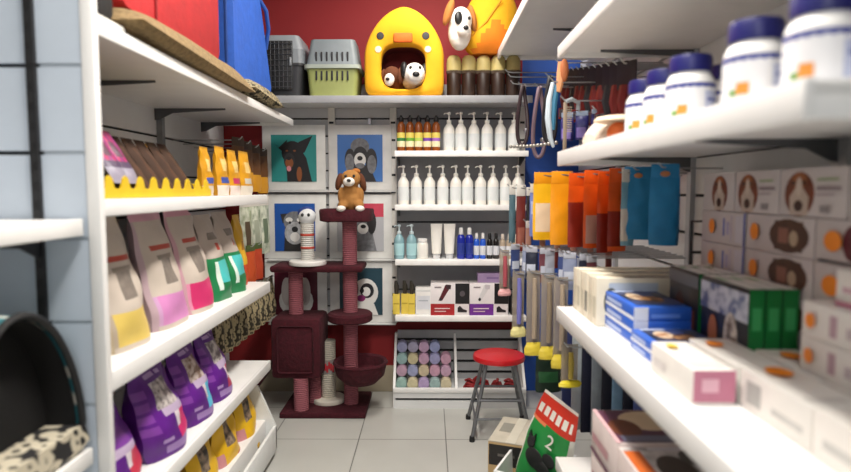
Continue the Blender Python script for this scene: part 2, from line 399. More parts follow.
for i, px in enumerate((490, 496.4)): small_bottle('dropper_bottle', 'small black bottle, %s of two right of the small blue bottles' % ('left' if i == 0 else 'right'), px, .165, .019, M('#191513', .2), BLACK, 'small black bottles')
for i, px in enumerate((503, 509.5, 516)): small_bottle('dropper_bottle', 'small beige bottle, %s to the right of the black bottles on the third shelf' % ORD[i], px, .16, .019, M('#b6a48e', .4), M('#dcd2c4', .4), 'small beige bottles')

# lowest bottle shelf
for i, px in enumerate((396, 404.5, 411.5)):
    t = thing('brush_pack', 'yellow pack with a dark brush showing above, %s from the left on the lowest shelf' % ORD[i], 'pack', ((px - 430) * .00637, 3.82 + .012 * (i == 1), .604), 0, 'yellow packs on the lowest shelf')
    carton('carton', (.045, .04, .13), M('#e2c84f', .5), [(F, rect(.1, .5, .9, .56), M('#b59a2c', .5))], t)
    MB().tube([(0, 0, .13), (.002, 0, .18), (-.004, 0, .215)], [.012, .016, .008], M('#3a352c', .6)).build('handle', t)
carton_ = carton
o = carton('box', (.10, .08, .175), M('#eceae6', .5), [(F, rect(.05, .86, .95, .9), M('#cfd0d0', .5)), (F, rect(.08, .2, .92, .7), M('#dadce2', .5)), (F, rect(.2, .5, .8, .54), M('#aab0bb', .5))], loc=(-.042, 3.83, .604)); tag(o, 'plain white box left of the red clipper box', 'box')
def clipper(lab, x, colr, dk):
    sz = (.245, .14, .205)
    cw = M('#eae4e4', .4)
    dec = [(F, rect(.0, 0, .62, .36), M(colr, .4)), (F, rect(.64, .36, 1, 1), M('#161416', .4)),
           (F, [(.20, .46), (.30, .46), (.50, .86), (.46, .95), (.38, .95), (.34, .84)], M(dk, .3)), (F, [(.40, .82), (.52, .82), (.53, .95), (.40, .97)], M('#3a2226', .3) if dk != '#d8d6d6' else M('#c9c2c6', .3)),
           (F, ellp(.26, .50, .035, .05), M('#2a2228', .4)), (F, rect(.10, .86, .28, .9), M('#8f8688', .4)), (F, rect(.1, .2, .5, .23), M('#e8d8d8', .4)), (F, rect(.1, .11, .4, .14), M('#d8c0c0', .4)),
           (F, ellp(.82, .68, .07, .09), M('#595257', .4)), (F, [(.7, .24), (.76, .3), (.84, .2), (.94, .16), (.94, .1), (.7, .1)], M('#241f22', .4))]
    o = carton('clipper_box', sz, cw, dec, loc=(x, 3.845, .604)); return tag(o, lab, 'box')
clipper('red and white clipper box with a black side panel on the lowest shelf', .127, '#a81e22', '#5a1620')
clipper('purple and white clipper box with a black side panel on the lowest shelf', .375, '#6d2a8e', '#d8d6d6')
o = carton('box', (.19, .09, .06), M('#a88fb8', .5), [(F, rect(.3, .4, .7, .6), M('#8a70a0', .5))], loc=(.40, 3.85, .8095)); tag(o, 'flat lilac box lying on top of the purple clipper box', 'box')
o = carton('box', (.08, .12, .12), M('#1b1719', .5), [(F, rect(.1, .4, .5, .6), M('#c9c4c6', .5))], loc=(.557, 3.85, .604)); tag(o, 'small black box at the right end of the lowest shelf', 'box')

# ------------------------------------------------------------------ on the top shelf of the back wall
def vent_slots(mb, x0, x1, n, z0, z1, y, m):
    for k in range(n):
        x = x0 + (x1 - x0) * k / (n - 1); mb.box((x, y, (z0 + z1) / 2), (.011, .006, z1 - z0), m, .002)
t = thing('pet_carrier', 'dark plastic pet carrier with black wire door and grey lid', 'carrier', (-.915, 3.86, 1.97))
def taper(mb, w0, d0, z0, w1, d1, z1, m, r=.03):
    def loop(w, d, z):
        out = []
        for (sx, sy, a0) in ((1, 1, 0), (-1, 1, 90), (-1, -1, 180), (1, -1, 270)):
            for k in range(5):
                a = math.radians(a0 + k * 22.5); out.append((sx * (w / 2 - r) + r * math.cos(a), sy * (d / 2 - r) + r * math.sin(a), z))
        return out
    zm = (z0 + z1) / 2
    return mb.loft([loop(w0, d0, z0), loop((w0 + w1) / 2, (d0 + d1) / 2, zm), loop(w1, d1, z1)], m)
b = MB(); taper(b, .25, .32, 0, .285, .35, .18, M('#26272b', .5)); taper(b, .30, .36, .18, .30, .36, .195, M('#1e1f22', .5)); b.build('base', t)
b = MB(); taper(b, .295, .355, .195, .285, .345, .28, M('#72787d', .5)); taper(b, .285, .345, .28, .235, .30, .365, M('#858b90', .5)); b.build('lid', t)
b = MB(); b.box((-.02, -.181, .18), (.215, .006, .29), BLACK, .002)
for k in range(9): b.tube([(-.12 + k * .025, -.187, .04), (-.12 + k * .025, -.187, .32)], .0022, M('#4d4f54', .3, metal=.6), 6)
for k in range(9): b.tube([(-.125, -.189, .05 + k * .032), (.085, -.189, .05 + k * .032)], .0022, M('#4d4f54', .3, metal=.6), 6)
dr = b.build('door', t); MB().box((.075, -.193, .2), (.014, .008, .05), M('#8a8d90', .3, metal=.5), .002).build('latch', dr)
t = thing('pet_carrier', 'small pet carrier with pale green base and light grey lid', 'carrier', (-.595, 3.84, 1.97))
GRN = M('#8d9458', .5); GRY = M('#737b7f', .5)
b = MB(); taper(b, .285, .25, 0, .315, .28, .165, GRN); vent_slots(b, -.095, .095, 7, .095, .15, -.139, SLOT); b.build('base', t)
b = MB(); taper(b, .345, .31, .165, .345, .31, .187, M('#98a096', .5)); b.build('rim', t)
b = MB(); taper(b, .32, .28, .187, .27, .22, .345, GRY); vent_slots(b, -.095, .095, 7, .205, .265, -.133, SLOT); b.build('lid', t)
b = MB(); b.tube([(-.06, 0, .34), (-.05, 0, .362), (.05, 0, .362), (.06, 0, .34)], .009, GRY); b.build('handle', t)

YEL = M('#dfa20c', .85, 'plain', var=.05); 
t = thing('pet_house', 'yellow chick shaped plush pet house with an arched doorway', 'pet house', (-.158, 3.86, 1.97))
N = 72
def chick_outline(sc=1.0, sx=.243):
    out = []
    for k in range(N):
        a = 2 * PI * k / N
        c, s_ = math.cos(a), math.sin(a)
        # superellipse below, tapering dome above
        if s_ < 0: r = 1 / ((abs(c) / sx) ** 9 + (abs(s_) / .235) ** 9) ** (1 / 9)
        else: r = 1 / ((abs(c) / sx) ** 1.72 + (abs(s_) / .30) ** 1.72) ** (1 / 1.72)
        out.append((c * r * sc, .235 + s_ * r * sc))
    return out
def arch(sc=1.0):
    out = []
    for k in range(N):
        a = 2 * PI * k / N; c, s_ = math.cos(a), math.sin(a)
        p = 3.2; r = 1 / ((abs(c) / .140) ** p + (abs(s_) / .138) ** p) ** (1 / p)
        out.append((c * r * sc - .005, .175 + s_ * r * sc * 1.0))
    return out
def L3(o, y): return [(x, y, z) for x, z in o]
b = MB(); b.loft([L3(arch(1), .02), L3(arch(.97), -.155), L3(arch(1.05), -.17), L3(chick_outline(.93), -.168), L3(chick_outline(.985), -.15), L3(chick_outline(1), -.12), L3(chick_outline(1), .1), L3(chick_outline(.96), .15), L3(chick_outline(.85), .16)], YEL, cap0=False)
for v in b.bm.verts: v.co.z = max(v.co.z, 0)
b.build('shell', t, angle=60)
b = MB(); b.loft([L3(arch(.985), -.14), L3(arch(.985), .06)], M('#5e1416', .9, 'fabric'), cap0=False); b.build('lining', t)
for sx in (-1, 1):
    MB().lathe([(.001, .004), (.021, .003), (.023, 0)], BLACK, c=(sx * .137 - .005, -.17, .355), rot=rx(90)).build('eye', t)
    MB().lathe([(.001, .004), (.018, .003), (.02, 0)], M('#f6d9b0', .8), c=(sx * .150 - .005, -.1705, .275), rot=rx(90)).build('cheek', t)
b = MB(); b.box((-.005, -.178, .342), (.115, .026, .058), M('#d9641a', .8, 'fabric'), .012); b.build('beak', t)
b = MB()
for a in (-25, 15): b.ell((.02 * math.sin(math.radians(a)) - .015, -.02, .535), (.012, .012, .03), M('#d98a2a', .8), ry(a))
b.build('tuft', t)
# plush toy in the doorway
def plush(label, loc, rotz, scale, body, parts, name='plush_dog'):
    t = thing(name, label, 'plush toy', loc, rotz); t.scale = (scale,) * 3
    b = MB()
    for c, r in body[1]: b.ell(c, r, body[0])
    o = b.build('body', t)
    md = o.modifiers.new('merge', 'REMESH'); md.mode = 'VOXEL'; md.voxel_size = .006; md.use_smooth_shade = True
    o.data.materials.clear(); o.data.materials.append(body[0])
    for nm, m, lst in parts:
        for item in lst:
            c, r = item[0], item[1]; rot = item[2] if len(item) > 2 else None
            MB().ell(c, r, m, rot).build(nm, t)
    return t
PW = M('#e8e2da', .9, 'fabric'); PB = M('#5f3218', .9, 'fabric'); PT = M('#a9692e', .9, 'fabric')
plush('white plush dog with black ear peeping from the right of the chick doorway', (-.095, 3.715, 2.018), .12, 1.28, (PW, [((0, .06, .05), (.06, .08, .05)), ((0, 0, .065), (.052, .05, .055)), ((0, -.05, .045), (.036, .03, .03))]),
      [('ear', BLACK, [((-.05, .005, .085), (.018, .03, .04)), ((.048, .01, .08), (.016, .028, .04))]), ('nose', BLACK, [((0, -.078, .052), (.017, .011, .013))]), ('eye', BLACK, [((-.022, -.04, .09), (.007, .006, .008)), ((.022, -.04, .09), (.007, .006, .008))])])
plush('brown and white plush dog lying at the left of the chick doorway', (-.235, 3.735, 2.018), -.35, 1.1, (PB, [((0, .06, .05), (.055, .07, .05)), ((0, .005, .075), (.05, .045, .05))]),
      [('ear', PB, [((-.05, .01, .07), (.016, .028, .045)), ((.05, .01, .07), (.016, .028, .045))]), ('muzzle', PW, [((.0, -.032, .045), (.03, .022, .035))]), ('nose', BLACK, [((0, -.055, .045), (.012, .008, .009))])])

# jars of chews
JB = M('#2c1a10', .45, var=.2); JL = M('#b3a468', .6, var=.15)
jar = None
for i, x in enumerate((.150, .243, .336, .429, .522)):
    lab = 'dark brown jar with a domed beige lid, %s from the left, beside the chick house' % ORD[i]
    if jar is None:
        jar = thing('treat_jar', lab, 'jar', (x, 3.85, 1.97), 0, 'brown jars on the top back shelf')
        MB().lathe([(.040, 0), (.044, .006), (.045, .15), (.04, .165), (.04, .17)], JB).build('jar_body', jar)
        b = MB()
        for k in range(30):
            a = 2 * PI * k / 30; b.tube([(.042 * math.cos(a), .042 * math.sin(a), .158), (.047 * math.cos(a), .047 * math.sin(a), .176)], .0035, M('#58483a', .6), 5)
        b.build('fringe', jar)
        MB().lathe([(.043, .172), (.0465, .176), (.0465, .225), (.042, .252), (.030, .268), (.001, .275)], JL).build('lid', jar)
    else: dup(jar, (x, 3.85, 1.97), lab, rotz=i * .4)
t = thing('pet_house', 'yellow plush pet house with an orange underside above the brown jars', 'pet house', (.37, 3.85, 2.245))
b = MB(); loops = []
for j in range(17):
    s_ = j / 16; rr_ = max(.05, (1 - abs(2 * s_ - .86) ** 3.2 if s_ < .43 else 1 - ((s_ - .43) / .57) ** 2.4 * .98)) ** .6
    loops.append([(-.02 + .05 * s_ + .165 * rr_ * math.cos(a) * (1 + .03 * math.sin(5 * a + 4 * s_)), .13 * rr_ * math.sin(a), .0 + s_ * .42) for a in [2 * PI * k / 36 for k in range(36)]])
b.loft(loops, YEL)
OR2 = M('#d9780e', .85, var=.08); oi = b.mi(OR2)
for f in b.bm.faces:
    c = f.calc_center_median()
    if c.z < .20 - abs(c.x - .03) * 1.3 and c.y < .02: f.material_index = oi
b.build('shell', t)
b = MB(); b.tube([(-.13, -.088, .08), (-.03, -.132, .17), (.06, -.128, .3)], .006, M('#c98a10', .8)); b.build('seam', t)
plush('white plush beagle head with a black eye patch next to the yellow plush house', (.185, 3.71, 2.246), .25, 1.15, (PW, [((0, .02, .10), (.062, .065, .10)), ((0, 0, .15), (.06, .06, .07)), ((0, -.055, .085), (.036, .035, .032))]),
      [('ear', PT, [((-.066, .0, .19), (.022, .036, .075), ry(18)), ((.066, .01, .17), (.018, .035, .07), ry(-12))]), ('eye_patch', BLACK, [((-.026, -.046, .150), (.022, .018, .034))]), ('eye', BLACK, [((.028, -.056, .15), (.008, .007, .009))]), ('nose', BLACK, [((0, -.09, .092), (.015, .01, .012))])])

# ------------------------------------------------------------------ cat tree
MAR = M('#430817', .95, 'carpet'); SIS = M('#a8606a', .85, 'sisal')
t = thing('cat_tree', 'tall maroon carpeted cat tree with pink rope posts', 'cat tree', (-.66, 3.79, 0))
def P(x, y, z): return (x + .66, y - 3.79, z)
MB().box(P(-.66, 3.785, .018), (.53, .41, .036), MAR, .008).build('base', t)
def post(x, y, z0, z1, r=.046):
    MB().lathe([(r, z0), (r, (z0 + z1) / 2), (r, z1)], SIS, c=P(x, y, 0), seg=18).build('post', t)
post(-.80, 3.64, .036, .24); post(-.74, 3.78, .036, .24, .04); post(-.85, 3.76, .615, .90); post(-.505, 3.76, .036, 1.235)
b = MB(); b.box(P(-.825, 3.76, .425), (.31, .30, .38), MAR, .03)
b.box(P(-.825, 3.605, .425), (.22, .012, .29), MAR, .02); b.build('cube_den', t)
MB().box(P(-.70, 3.78, .915), (.57, .28, .04), MAR, .015).build('platform', t)
b = MB(); b.lathe([(.13, .575), (.142, .585), (.142, .62), (.13, .632)], MAR, c=P(-.505, 3.74, 0), seg=28); b.build('round_platform', t)
b = MB(); b.lathe([(.06, .19), (.10, .20), (.15, .25), (.165, .32), (.172, .325), (.165, .34), (.148, .33), (.13, .27), (.08, .235), (.02, .23)], MAR, c=P(-.435, 3.68, 0), seg=30)
b.build('bowl', t)
b = MB(); b.tube([P(-.435, 3.68, .215), P(-.505, 3.76, .20)], .02, MAR); b.build('bowl_bracket', t)
b = MB(); loops = []
for (sc, z) in ((.86, 1.205), (.98, 1.212), (1.0, 1.272), (.97, 1.282), (.90, 1.277), (.84, 1.262), (.4, 1.258)):
    loops.append([P(-.52 + .165 * sc * math.copysign(abs(math.cos(a)) ** .5, math.cos(a)), 3.76 + .15 * sc * math.copysign(abs(math.sin(a)) ** .5, math.sin(a)), z) for a in [2 * PI * k / 40 for k in range(40)]])
b.loft(loops, MAR); b.build('top_tray', t)
b = MB(); b.prism([(-.985 + .66, .30), (-1.20 + .66, .005), (-1.225 + .66, .018), (-.985 + .66, .345)], 'y', -.10, .06, MAR); 
for k in range(4):
    f_ = .15 + k * .22; b.box((-1.21 + .66 + .22 * f_, -.02, .025 + .31 * f_ + .006), (.03, .15, .016), M('#6b2a34', .9), .003, ry(-54))
b.build('ramp', t)
# plush dog on the tray
TAN = M('#a5733a', .9, 'fabric')
plush('tan plush dog with brown ears sitting on the top tray of the cat tree', (-.487, 3.70, 1.268), .12, 1.08, (TAN, [((0, .01, .065), (.062, .055, .07)), ((0, 0, .12), (.045, .042, .05)), ((-.045, -.03, .035), (.03, .04, .03)), ((.045, -.03, .035), (.03, .04, .03)), ((0, -.012, .185), (.058, .052, .052)), ((-.055, -.01, .09), (.02, .022, .05)), ((.055, -.01, .09), (.02, .022, .05))]),
      [('muzzle', PW, [((-.01, -.055, .168), (.034, .03, .026))]), ('nose', BLACK, [((-.01, -.084, .175), (.012, .009, .009))]), ('ear', PB, [((-.066, -.005, .17), (.02, .032, .05), ry(14)), ((.066, 0, .165), (.02, .032, .055), ry(-14))]),
       ('eye', BLACK, [((-.028, -.055, .2), (.008, .007, .009)), ((.018, -.06, .2), (.008, .007, .009))]), ('paw', PW, [((-.055, -.065, .018), (.027, .027, .018)), ((.05, -.068, .018), (.027, .027, .018))]), ('top_ear_patch', PT, [((.03, -.0, .228), (.025, .025, .018))])])
# white scratching post with blue white head standing on the platform
def scratcher(label, loc, h, r, base_r, bm_, pm):
    t = thing('scratching_post', label, 'scratching post', loc)
    MB().lathe([(base_r, 0), (base_r * 1.02, .006), (base_r, .022), (base_r * .94, .028)], bm_, seg=28).build('base', t)
    MB().lathe([(r, .028), (r, h * .5), (r, h)], pm, seg=18).build('post', t)
    return t
WS = M('#d6cfbe', .85, 'sisal')
t = scratcher('white scratching post with a blue and white toy head on the cat tree platform', (-.765, 3.73, .935), .26, .042, .115, M('#dcdad6', .7), M('#dcd9d2', .85, 'sisal'))
MB().ell((0, 0, .30), (.055, .05, .055), M('#d6d8da', .8, 'fabric')).build('head', t)
MB().ell((-.005, .012, .318), (.056, .048, .045), M('#2b3f80', .8, 'fabric')).build('cap', t)
for sx in (-.02, .018): MB().ell((sx, -.046, .312), (.009, .007, .011), BLACK).build('eye', t)
MB().lathe([(.043, .10), (.0445, .102), (.0445, .112), (.043, .114)], M('#b8483a', .7)).build('band', t)
MB().lathe([(.043, .18), (.0445, .182), (.0445, .192), (.043, .194)], M('#b8483a', .7)).build('band', t)
t = scratcher('cream rope scratching post on a round white base standing on the cat tree base', (-.655, 3.80, .0365), .40, .046, .105, M('#d8d2c4', .7), WS)
MB().lathe([(.047, .19), (.049, .192), (.049, .275), (.047, .277)], M('#8e8a86', .6)).build('label_wrap', t)
b = MB()
for k in range(7): b.box((-.036 + .012 * k, -.050 + .0012 * (k - 3) ** 2, .235 + .012 * ((k * 5) % 3 - 1)), (.012, .004, .045), M('#b4202c', .5), .001)
b.build('red_print', t)

# ------------------------------------------------------------------ slanted display bin
t = thing('display_bin', 'low white slanted display bin below the bottle shelves', 'display bin', (.19, 3.90, 0))
W2 = .42
b = MB(); b.box((0, -.13, .025), (2 * W2, .016, .05), PANEL); b.box((0, -.118, .06), (2 * W2, .01, .016), SLOT); b.box((0, -.13, .085), (2 * W2, .016, .036), PANEL); b.build('front_panel', t)
b = MB(); b.box((0, -.132, .118), (2 * W2 + .01, .03, .028), WHITE, .004); b.build('front_rail', t)
side = [(-.13, 0), (.15, 0), (.15, .43), (.125, .43), (-.13, .13)]
for nm, xx in (('side_panel', -W2), ('divider', -.02), ('side_panel', W2)): MB().prism(side if nm != 'divider' else [(-.135, .10), (.13, .10), (.13, .425), (-.135, .135)], 'x', xx - .008, xx + .008, WHITE).build(nm, t)
b = MB()
for k in range(5): b.box((0, .14, .12 + .075 * k), (2 * W2 - .02, .014, .055), M('#a3a4a6', .5))
b.box((0, .150, .24), (2 * W2 - .02, .004, .40), SLOT); b.build('back_panel', t)
MB().box((0, .0, .105), (2 * W2 - .02, .27, .012), PANEL).build('shelf', t)
cols = ['#86b3b0', '#c9bb86', '#c08cb0', '#8f8fc4', '#c58aa6', '#b98aa8', '#8b93c2', '#cbb68c', '#c588a4', '#bf8fb0', '#84b0a4', '#c9bc8c', '#a88ac0', '#86aaa8', '#cdbd92', '#7d7fae', '#8c86a8', '#b48ab0', '#7f8ac0']
cn = {0: 'mint', 1: 'sand', 2: 'pink'}
rolls = [(c, r) for r in range(3) for c in range(5)] + [(c, 3) for c in range(4)]
names = ['mint', 'sand', 'rose', 'lavender', 'pink', 'mauve', 'periwinkle', 'beige', 'pink', 'orchid', 'sea green', 'cream', 'violet', 'teal', 'ivory', 'slate blue', 'dusky', 'plum', 'cornflower']
rown = ['bottom row', 'second row', 'third row', 'topmost row']
order = [10, 11, 12, 13, 14, 5, 6, 7, 8, 9, 0, 1, 2, 3, 4, 15, 16, 17, 18]
for (c, r), q in zip(rolls, order):
    x = -.185 + .0725 * c; z = .1115 + .0352 + .0706 * r; y = 3.85 + .035 * r - (.02 if r == 0 else .0)
    t = thing('bandage_roll', '%s bandage roll, %s from the left in the %s of the display bin' % (names[q], ORD[c], rown[r]), 'bandage roll', (x, y, z), 0, 'pastel bandage rolls in the display bin')
    m = M('#%02x%02x%02x' % tuple(int(int(cols[q][k:k + 2], 16) * .72 + 200 * .28) for k in (1, 3, 5)), .7, 'fabric')
    MB().lathe([(.014, .04), (.034, .04), (.035, .037), (.035, -.037), (.034, -.04), (.014, -.04)], m, rot=rx(90), seg=22).build('wrap', t)
    MB().lathe([(.0135, -.036), (.0135, .038)], M('#b5ada0', .7), rot=rx(90), seg=14).build('core', t)
RED = M('#8e1a1e', .7, 'fabric')
rp = [(.265, 3.82, 0), (.35, 3.815, .6), (.435, 3.825, 1.9), (.52, 3.82, .3), (.31, 3.87, 1.2)]
for i, (x, y, a) in enumerate(rp):
    b = MB()
    for k in range(3):
        b.tube([((.034 - .006 * k) * math.cos(q) * 1.2, (.034 - .006 * k) * math.sin(q), .009 + .014 * k + .004 * math.sin(3 * q + k)) for q in [2 * PI * j / 18 for j in range(18)]], .009, RED, 6, closed=True)
    b.tube([(.02, -.02, .05), (-.01, 0, .065), (-.035, .015, .05)], .008, RED, 6)
    o = b.build('dog_lead', loc=(x, y, .1115 + (.0 if i < 4 else .0)), rotz=a)
    tag(o, 'coiled red lead %s in the display bin' % ('in the front row, %s from the left,' % ORD[i] if i < 4 else 'lying behind the front row'), 'lead', 'red leads in the display bin')

# ------------------------------------------------------------------ stool, carton, litter bag
t = thing('stool', 'round red topped stool with grey metal legs', 'stool', (.40, 3.42, 0))
b = MB(); b.lathe([(.13, .418), (.148, .422), (.151, .436), (.146, .450), (.10, .456), (.001, .458)], M('#c21a22', .35), seg=36); b.build('seat', t)
MB().lathe([(.118, .406), (.122, .408), (.122, .418)], STEEL).build('seat_ring', t)
LM = M('#77797c', .35, metal=.6)
ft = [(-.165, -.165), (.165, -.165), (.165, .165), (-.165, .165)]
for fx, fy in ft:
    l = MB().tube([(fx * .5, fy * .5, .415), (fx * .62, fy * .62, .30), (fx, fy, .012)], .0115, LM, 10).build('leg', t)
    MB().lathe([(.015, 0), (.016, .01), (.0135, .03)], BLACK, c=(fx, fy, 0), seg=12).build('rubber_foot', l)
for z, s in ((.12, .88), (.22, .76)):
    for a in range(4):
        p, q = ft[a], ft[(a + 1) % 4]; MB().tube([(p[0] * s, p[1] * s, z), (q[0] * s, q[1] * s, z)], .007, LM, 8).build('stretcher', t)

CB = M('#b09468', .8, var=.12)
t = thing('cardboard_box', 'brown cardboard carton with a black label band on the floor before the stool', 'box', (.418, 2.80, 0), math.radians(-20))
carton('carton', (.205, .31, .245), CB, [(F, rect(.02, .56, .98, .96), M('#1d1a19', .5)), (F, rect(.22, .74, .6, .79), M('#6a655f', .5)), (F, ellp(.75, .76, .08, .06), M('#4c4742', .5))], t)
b = MB()
for sx in (-1, 1): b.box((sx * .0515, 0, .2475), (.101, .31, .005), M('#b7b0a0', .8, var=.1), .001)
b.build('flap', t)
b = MB(); b.box((0, 0, .2508), (.045, .312, .0012), M('#c9c4b4', .4)); b.build('tape', t)
MB().box((-.045, .02, .2506), (.07, .11, .001), M('#8a877c', .6)).build('label_sheet', t)

t = thing('storage_bin', 'open white plastic bin on the floor holding the green litter bag', 'bin', (.46, 2.52, 0), math.radians(-25))
b = MB(); WB = M('#e3e5e4', .4)
def ring(w, d, z): return [(-w / 2, -d / 2, z), (w / 2, -d / 2, z), (w / 2, d / 2, z), (-w / 2, d / 2, z)]
b.loft([ring(.255, .27, .0), ring(.275, .29, .212), ring(.285, .30, .214), ring(.285, .30, .222), ring(.265, .28, .222), ring(.25, .265, .006)], WB)
b.build('bin_body', t)
MB().box((0, -.143, .12), (.20, .012, .01), WB, .002).build('rib', t)
GB = M('#1f8a3e', .4, var=.08); RB = M('#c8321f', .4); WP = M('#e6e2d8', .4)
def gfn(u, v, fr):
    if v > .965: return WP
    if v > .76: return WP if fr and .81 < v < .90 and .08 < u < .92 and int(u * 18) % 3 else RB
    if v > .72 and u < .4: return M('#dd7a52', .4)
    if not fr: return M('#d6d8d0', .4)
    if u < .06 or u > .94: return WP
    return GB
b = MB(); pouch(b, .25, .50, .10, gfn, lean=.0, nv=36, nu=18, narrow=.25, wob=.002)
o = b.build('litter_bag', loc=(.458, 2.545, .05), rotz=math.radians(-53)); o.rotation_euler.y = math.radians(17)
tag(o, 'green cat litter bag with red band standing in the white bin', 'bag')
def txt(s, size, m, parent, loc, rot):
    c = bpy.data.curves.new('lettering', 'FONT'); c.body = s; c.size = size; c.extrude = .0008; c.align_x = 'CENTER'; c.align_y = 'CENTER'
    tmp = bpy.data.objects.new('tmp', c); COL.objects.link(tmp)
    me = bpy.data.meshes.new_from_object(tmp.evaluated_get(bpy.context.evaluated_depsgraph_get())); bpy.data.objects.remove(tmp)
    q = bpy.data.objects.new('lettering', me); COL.objects.link(q); me.materials.append(m); q.parent = parent; q.location = loc; q.rotation_euler = rot
    return q
txt('2', .085, WP, o, (.03, -.046, .325), (PI / 2 - .06, 0, 0))
b = MB()
for c, r in (((-.02, -.052, .215), (.05, .006, .045)), ((-.06, -.047, .27), (.022, .006, .03)), ((.05, -.049, .25), (.035, .006, .03)), ((.02, -.052, .2), (.06, .006, .03))): b.ell(c, r, M('#17181a', .5))
b.prism([(-.08, .29), (-.075, .32), (-.06, .295)], 'y', -.050, -.042, M('#17181a', .5)); b.prism([(-.06, .29), (-.045, .32), (-.042, .285)], 'y', -.050, -.042, M('#17181a', .5))
b.build('cat_print', o)

# ------------------------------------------------------------------ goods on the left shelves
def hook(parent, xw, x, y, z):
    s = 1 if x > xw else -1
    MB().tube([(xw, y, z), (x - s * .02, y, z), (x + s * .01, y, z + .004), (x + s * .025, y, z + .02)], .0032, STEEL, 6).build('hook', parent)

def bag(label, loc, rotz, w, h, d, fn, lean, group=None, name='pet_food_bag', cat='bag', seed=0, narrow=.12, logo=None):
    b = MB(); pouch(b, w, h, d, fn, lean=lean, narrow=narrow, seed=seed)
    o = b.build(name, loc=loc, rotz=rotz); return tag(o, label, cat, group)
KRAFT = M('#b5a593', .5, var=.08); CREAMB = M('#c4b8ac', .5, var=.05); REDP = M('#b2402f', .5); GREYD = M('#7e746c', .5, var=.2, scale=40)
def bandfn(top, low, panel, side, pic=GREYD, v1=.30, red=REDP, topc=None):
    def fn(u, v, fr):
        if not fr: return side
        if v > .93 and topc: return topc
        if u < .08 or u > .93: return side
        if .03 < v < v1: return panel if .12 < u < .9 else low
        if .36 < v < .58 and .33 < u < .68: return pic
        if .66 < v < .71 and .22 < u < .78: return red
        if .60 < v < .62 and .3 < u < .7: return M('#8d8278', .5)
        return top
    return fn
R90 = PI / 2
G3 = 'pet food bags on the middle shelf'
bag('kraft and white pet food bag with a pale yellow panel next to the white upright', (-.955, 1.835, .915), R90, .25, .40, .13, bandfn(CREAMB, KRAFT, M('#d9be62', .5), M('#b9a88c', .5)), .17, G3, seed=1)
bag('white pet food bag with a lilac pink lower panel on the middle left shelf', (-.955, 2.135, .915), R90, .27, .41, .13, bandfn(CREAMB, M('#c99cc4', .5), M('#cf86bd', .5), M('#b9a0a8', .5), topc=M('#cf9aac', .5)), .17, G3, seed=2)
bag('white and pink pet food bag with a hot pink panel on the middle shelf', (-.955, 2.41, .915), R90, .27, .415, .13, bandfn(CREAMB, M('#d98aa8', .5), M('#cf2f6c', .5), M('#c59aa4', .5), topc=M('#d59aac', .5)), .17, G3, seed=3)
GRNB = M('#1c7a48', .4); 
def greenfn(u, v, fr):
    if v < .52:
        if fr and .14 < u < .26 and .14 < v < .46: return M('#d7e6dc', .4)
        if fr and .30 < u < .78 and .22 < v < .46: return M('#4cc0bf', .4)
        return GRNB
    if fr and ((u - .5) ** 2 * 2 + (v - .62) ** 2 * 8) < .012: return REDP
    if fr and .70 < v < .78 and .3 < u < .7: return GREYD
    return M('#b9aca2', .5, var=.06)
bag('green and grey pet food bag next to the hot pink panelled bag', (-.955, 2.66, .915), R90, .22, .375, .13, greenfn, .17, G3, seed=4)
bag('green and grey pet food bag next to the narrow yellow and orange pack', (-.955, 2.875, .915), R90, .23, .38, .13, greenfn, .17, G3, seed=5)
def yofn(u, v, fr):
    if v < .30: return M('#c8481f', .5) if fr and u > .25 else M('#7a3a18', .5)
    if .5 < v < .62 and .3 < u < .7: return M('#9a6a1a', .5)
    return M('#d6a62a', .5)
bag('narrow yellow pack with an orange lower end on the middle left shelf', (-.975, 3.05, .915), R90, .12, .36, .08, yofn, .05, G3, seed=6)
def darkfn(a, bb):
    return lambda u, v, fr: bb if .84 < v < .95 else (M('#a9a6a4', .5) if fr and .4 < v < .8 and .2 < u < .8 else a)
bag('grey pet food bag with a yellow top band behind the kraft bag', (-1.20, 1.93, .915), R90, .22, .39, .12, darkfn(M('#8c8784', .5), M('#b79a2c', .5)), .2, G3, seed=7)
bag('dark plum pet food bag behind the lilac and pink bags', (-1.20, 2.20, .915), R90, .22, .39, .12, darkfn(M('#3a2230', .5), M('#5c2648', .5)), .2, G3, seed=8)
bag('grey brown pet food bag behind the two green bags', (-1.20, 2.66, .915), R90, .24, .39, .12, darkfn(M('#6b5a50', .5), M('#84705f', .5)), .2, G3, seed=9)
bag('brown and gold pack behind the narrow yellow and orange pack', (-1.20, 2.95, .915), R90, .18, .39, .10, darkfn(M('#5a3d1e', .5), M('#b98a28', .5)), .2, G3, seed=10)

PUR = M('#5a1880', .35, var=.15); PUL = M('#7a3a98', .4); PK = M('#d0266e', .4); SKY = M('#5cc0e2', .4)
def purfn(panel, pic, rows=True):
    def fn(u, v, fr):
        if not fr: return PUR
        if .14 < v < .40 and .50 < u < .92: return M('#d9cfd6', .4) if u < .62 and v > .26 else panel
        if .50 < v < .80 and .30 < u < .72: return pic
        if .43 < v < .49 and .34 < u < .8: return M('#b9a6c2', .4)
        if .16 < v < .22 and .1 < u < .45 and int(u * 30) % 2: return M('#a98ac0', .4)
        if .84 < v < .88 and .3 < u < .7 and int(u * 36) % 3: return M('#b596c8', .4)
        if .04 < v < .12 and .2 < u < .8 and int(u * 36) % 4: return M('#9a7ab4', .4)
        if u < .14 and .3 < v < .8 and int(v * 24) % 3: return PUL
        return PUR
    return fn
PIC = M('#6e6468', .5, 'print', scale=40, hex2='#c8c0bc')
G4 = 'purple pet food bags on the lower left shelf'
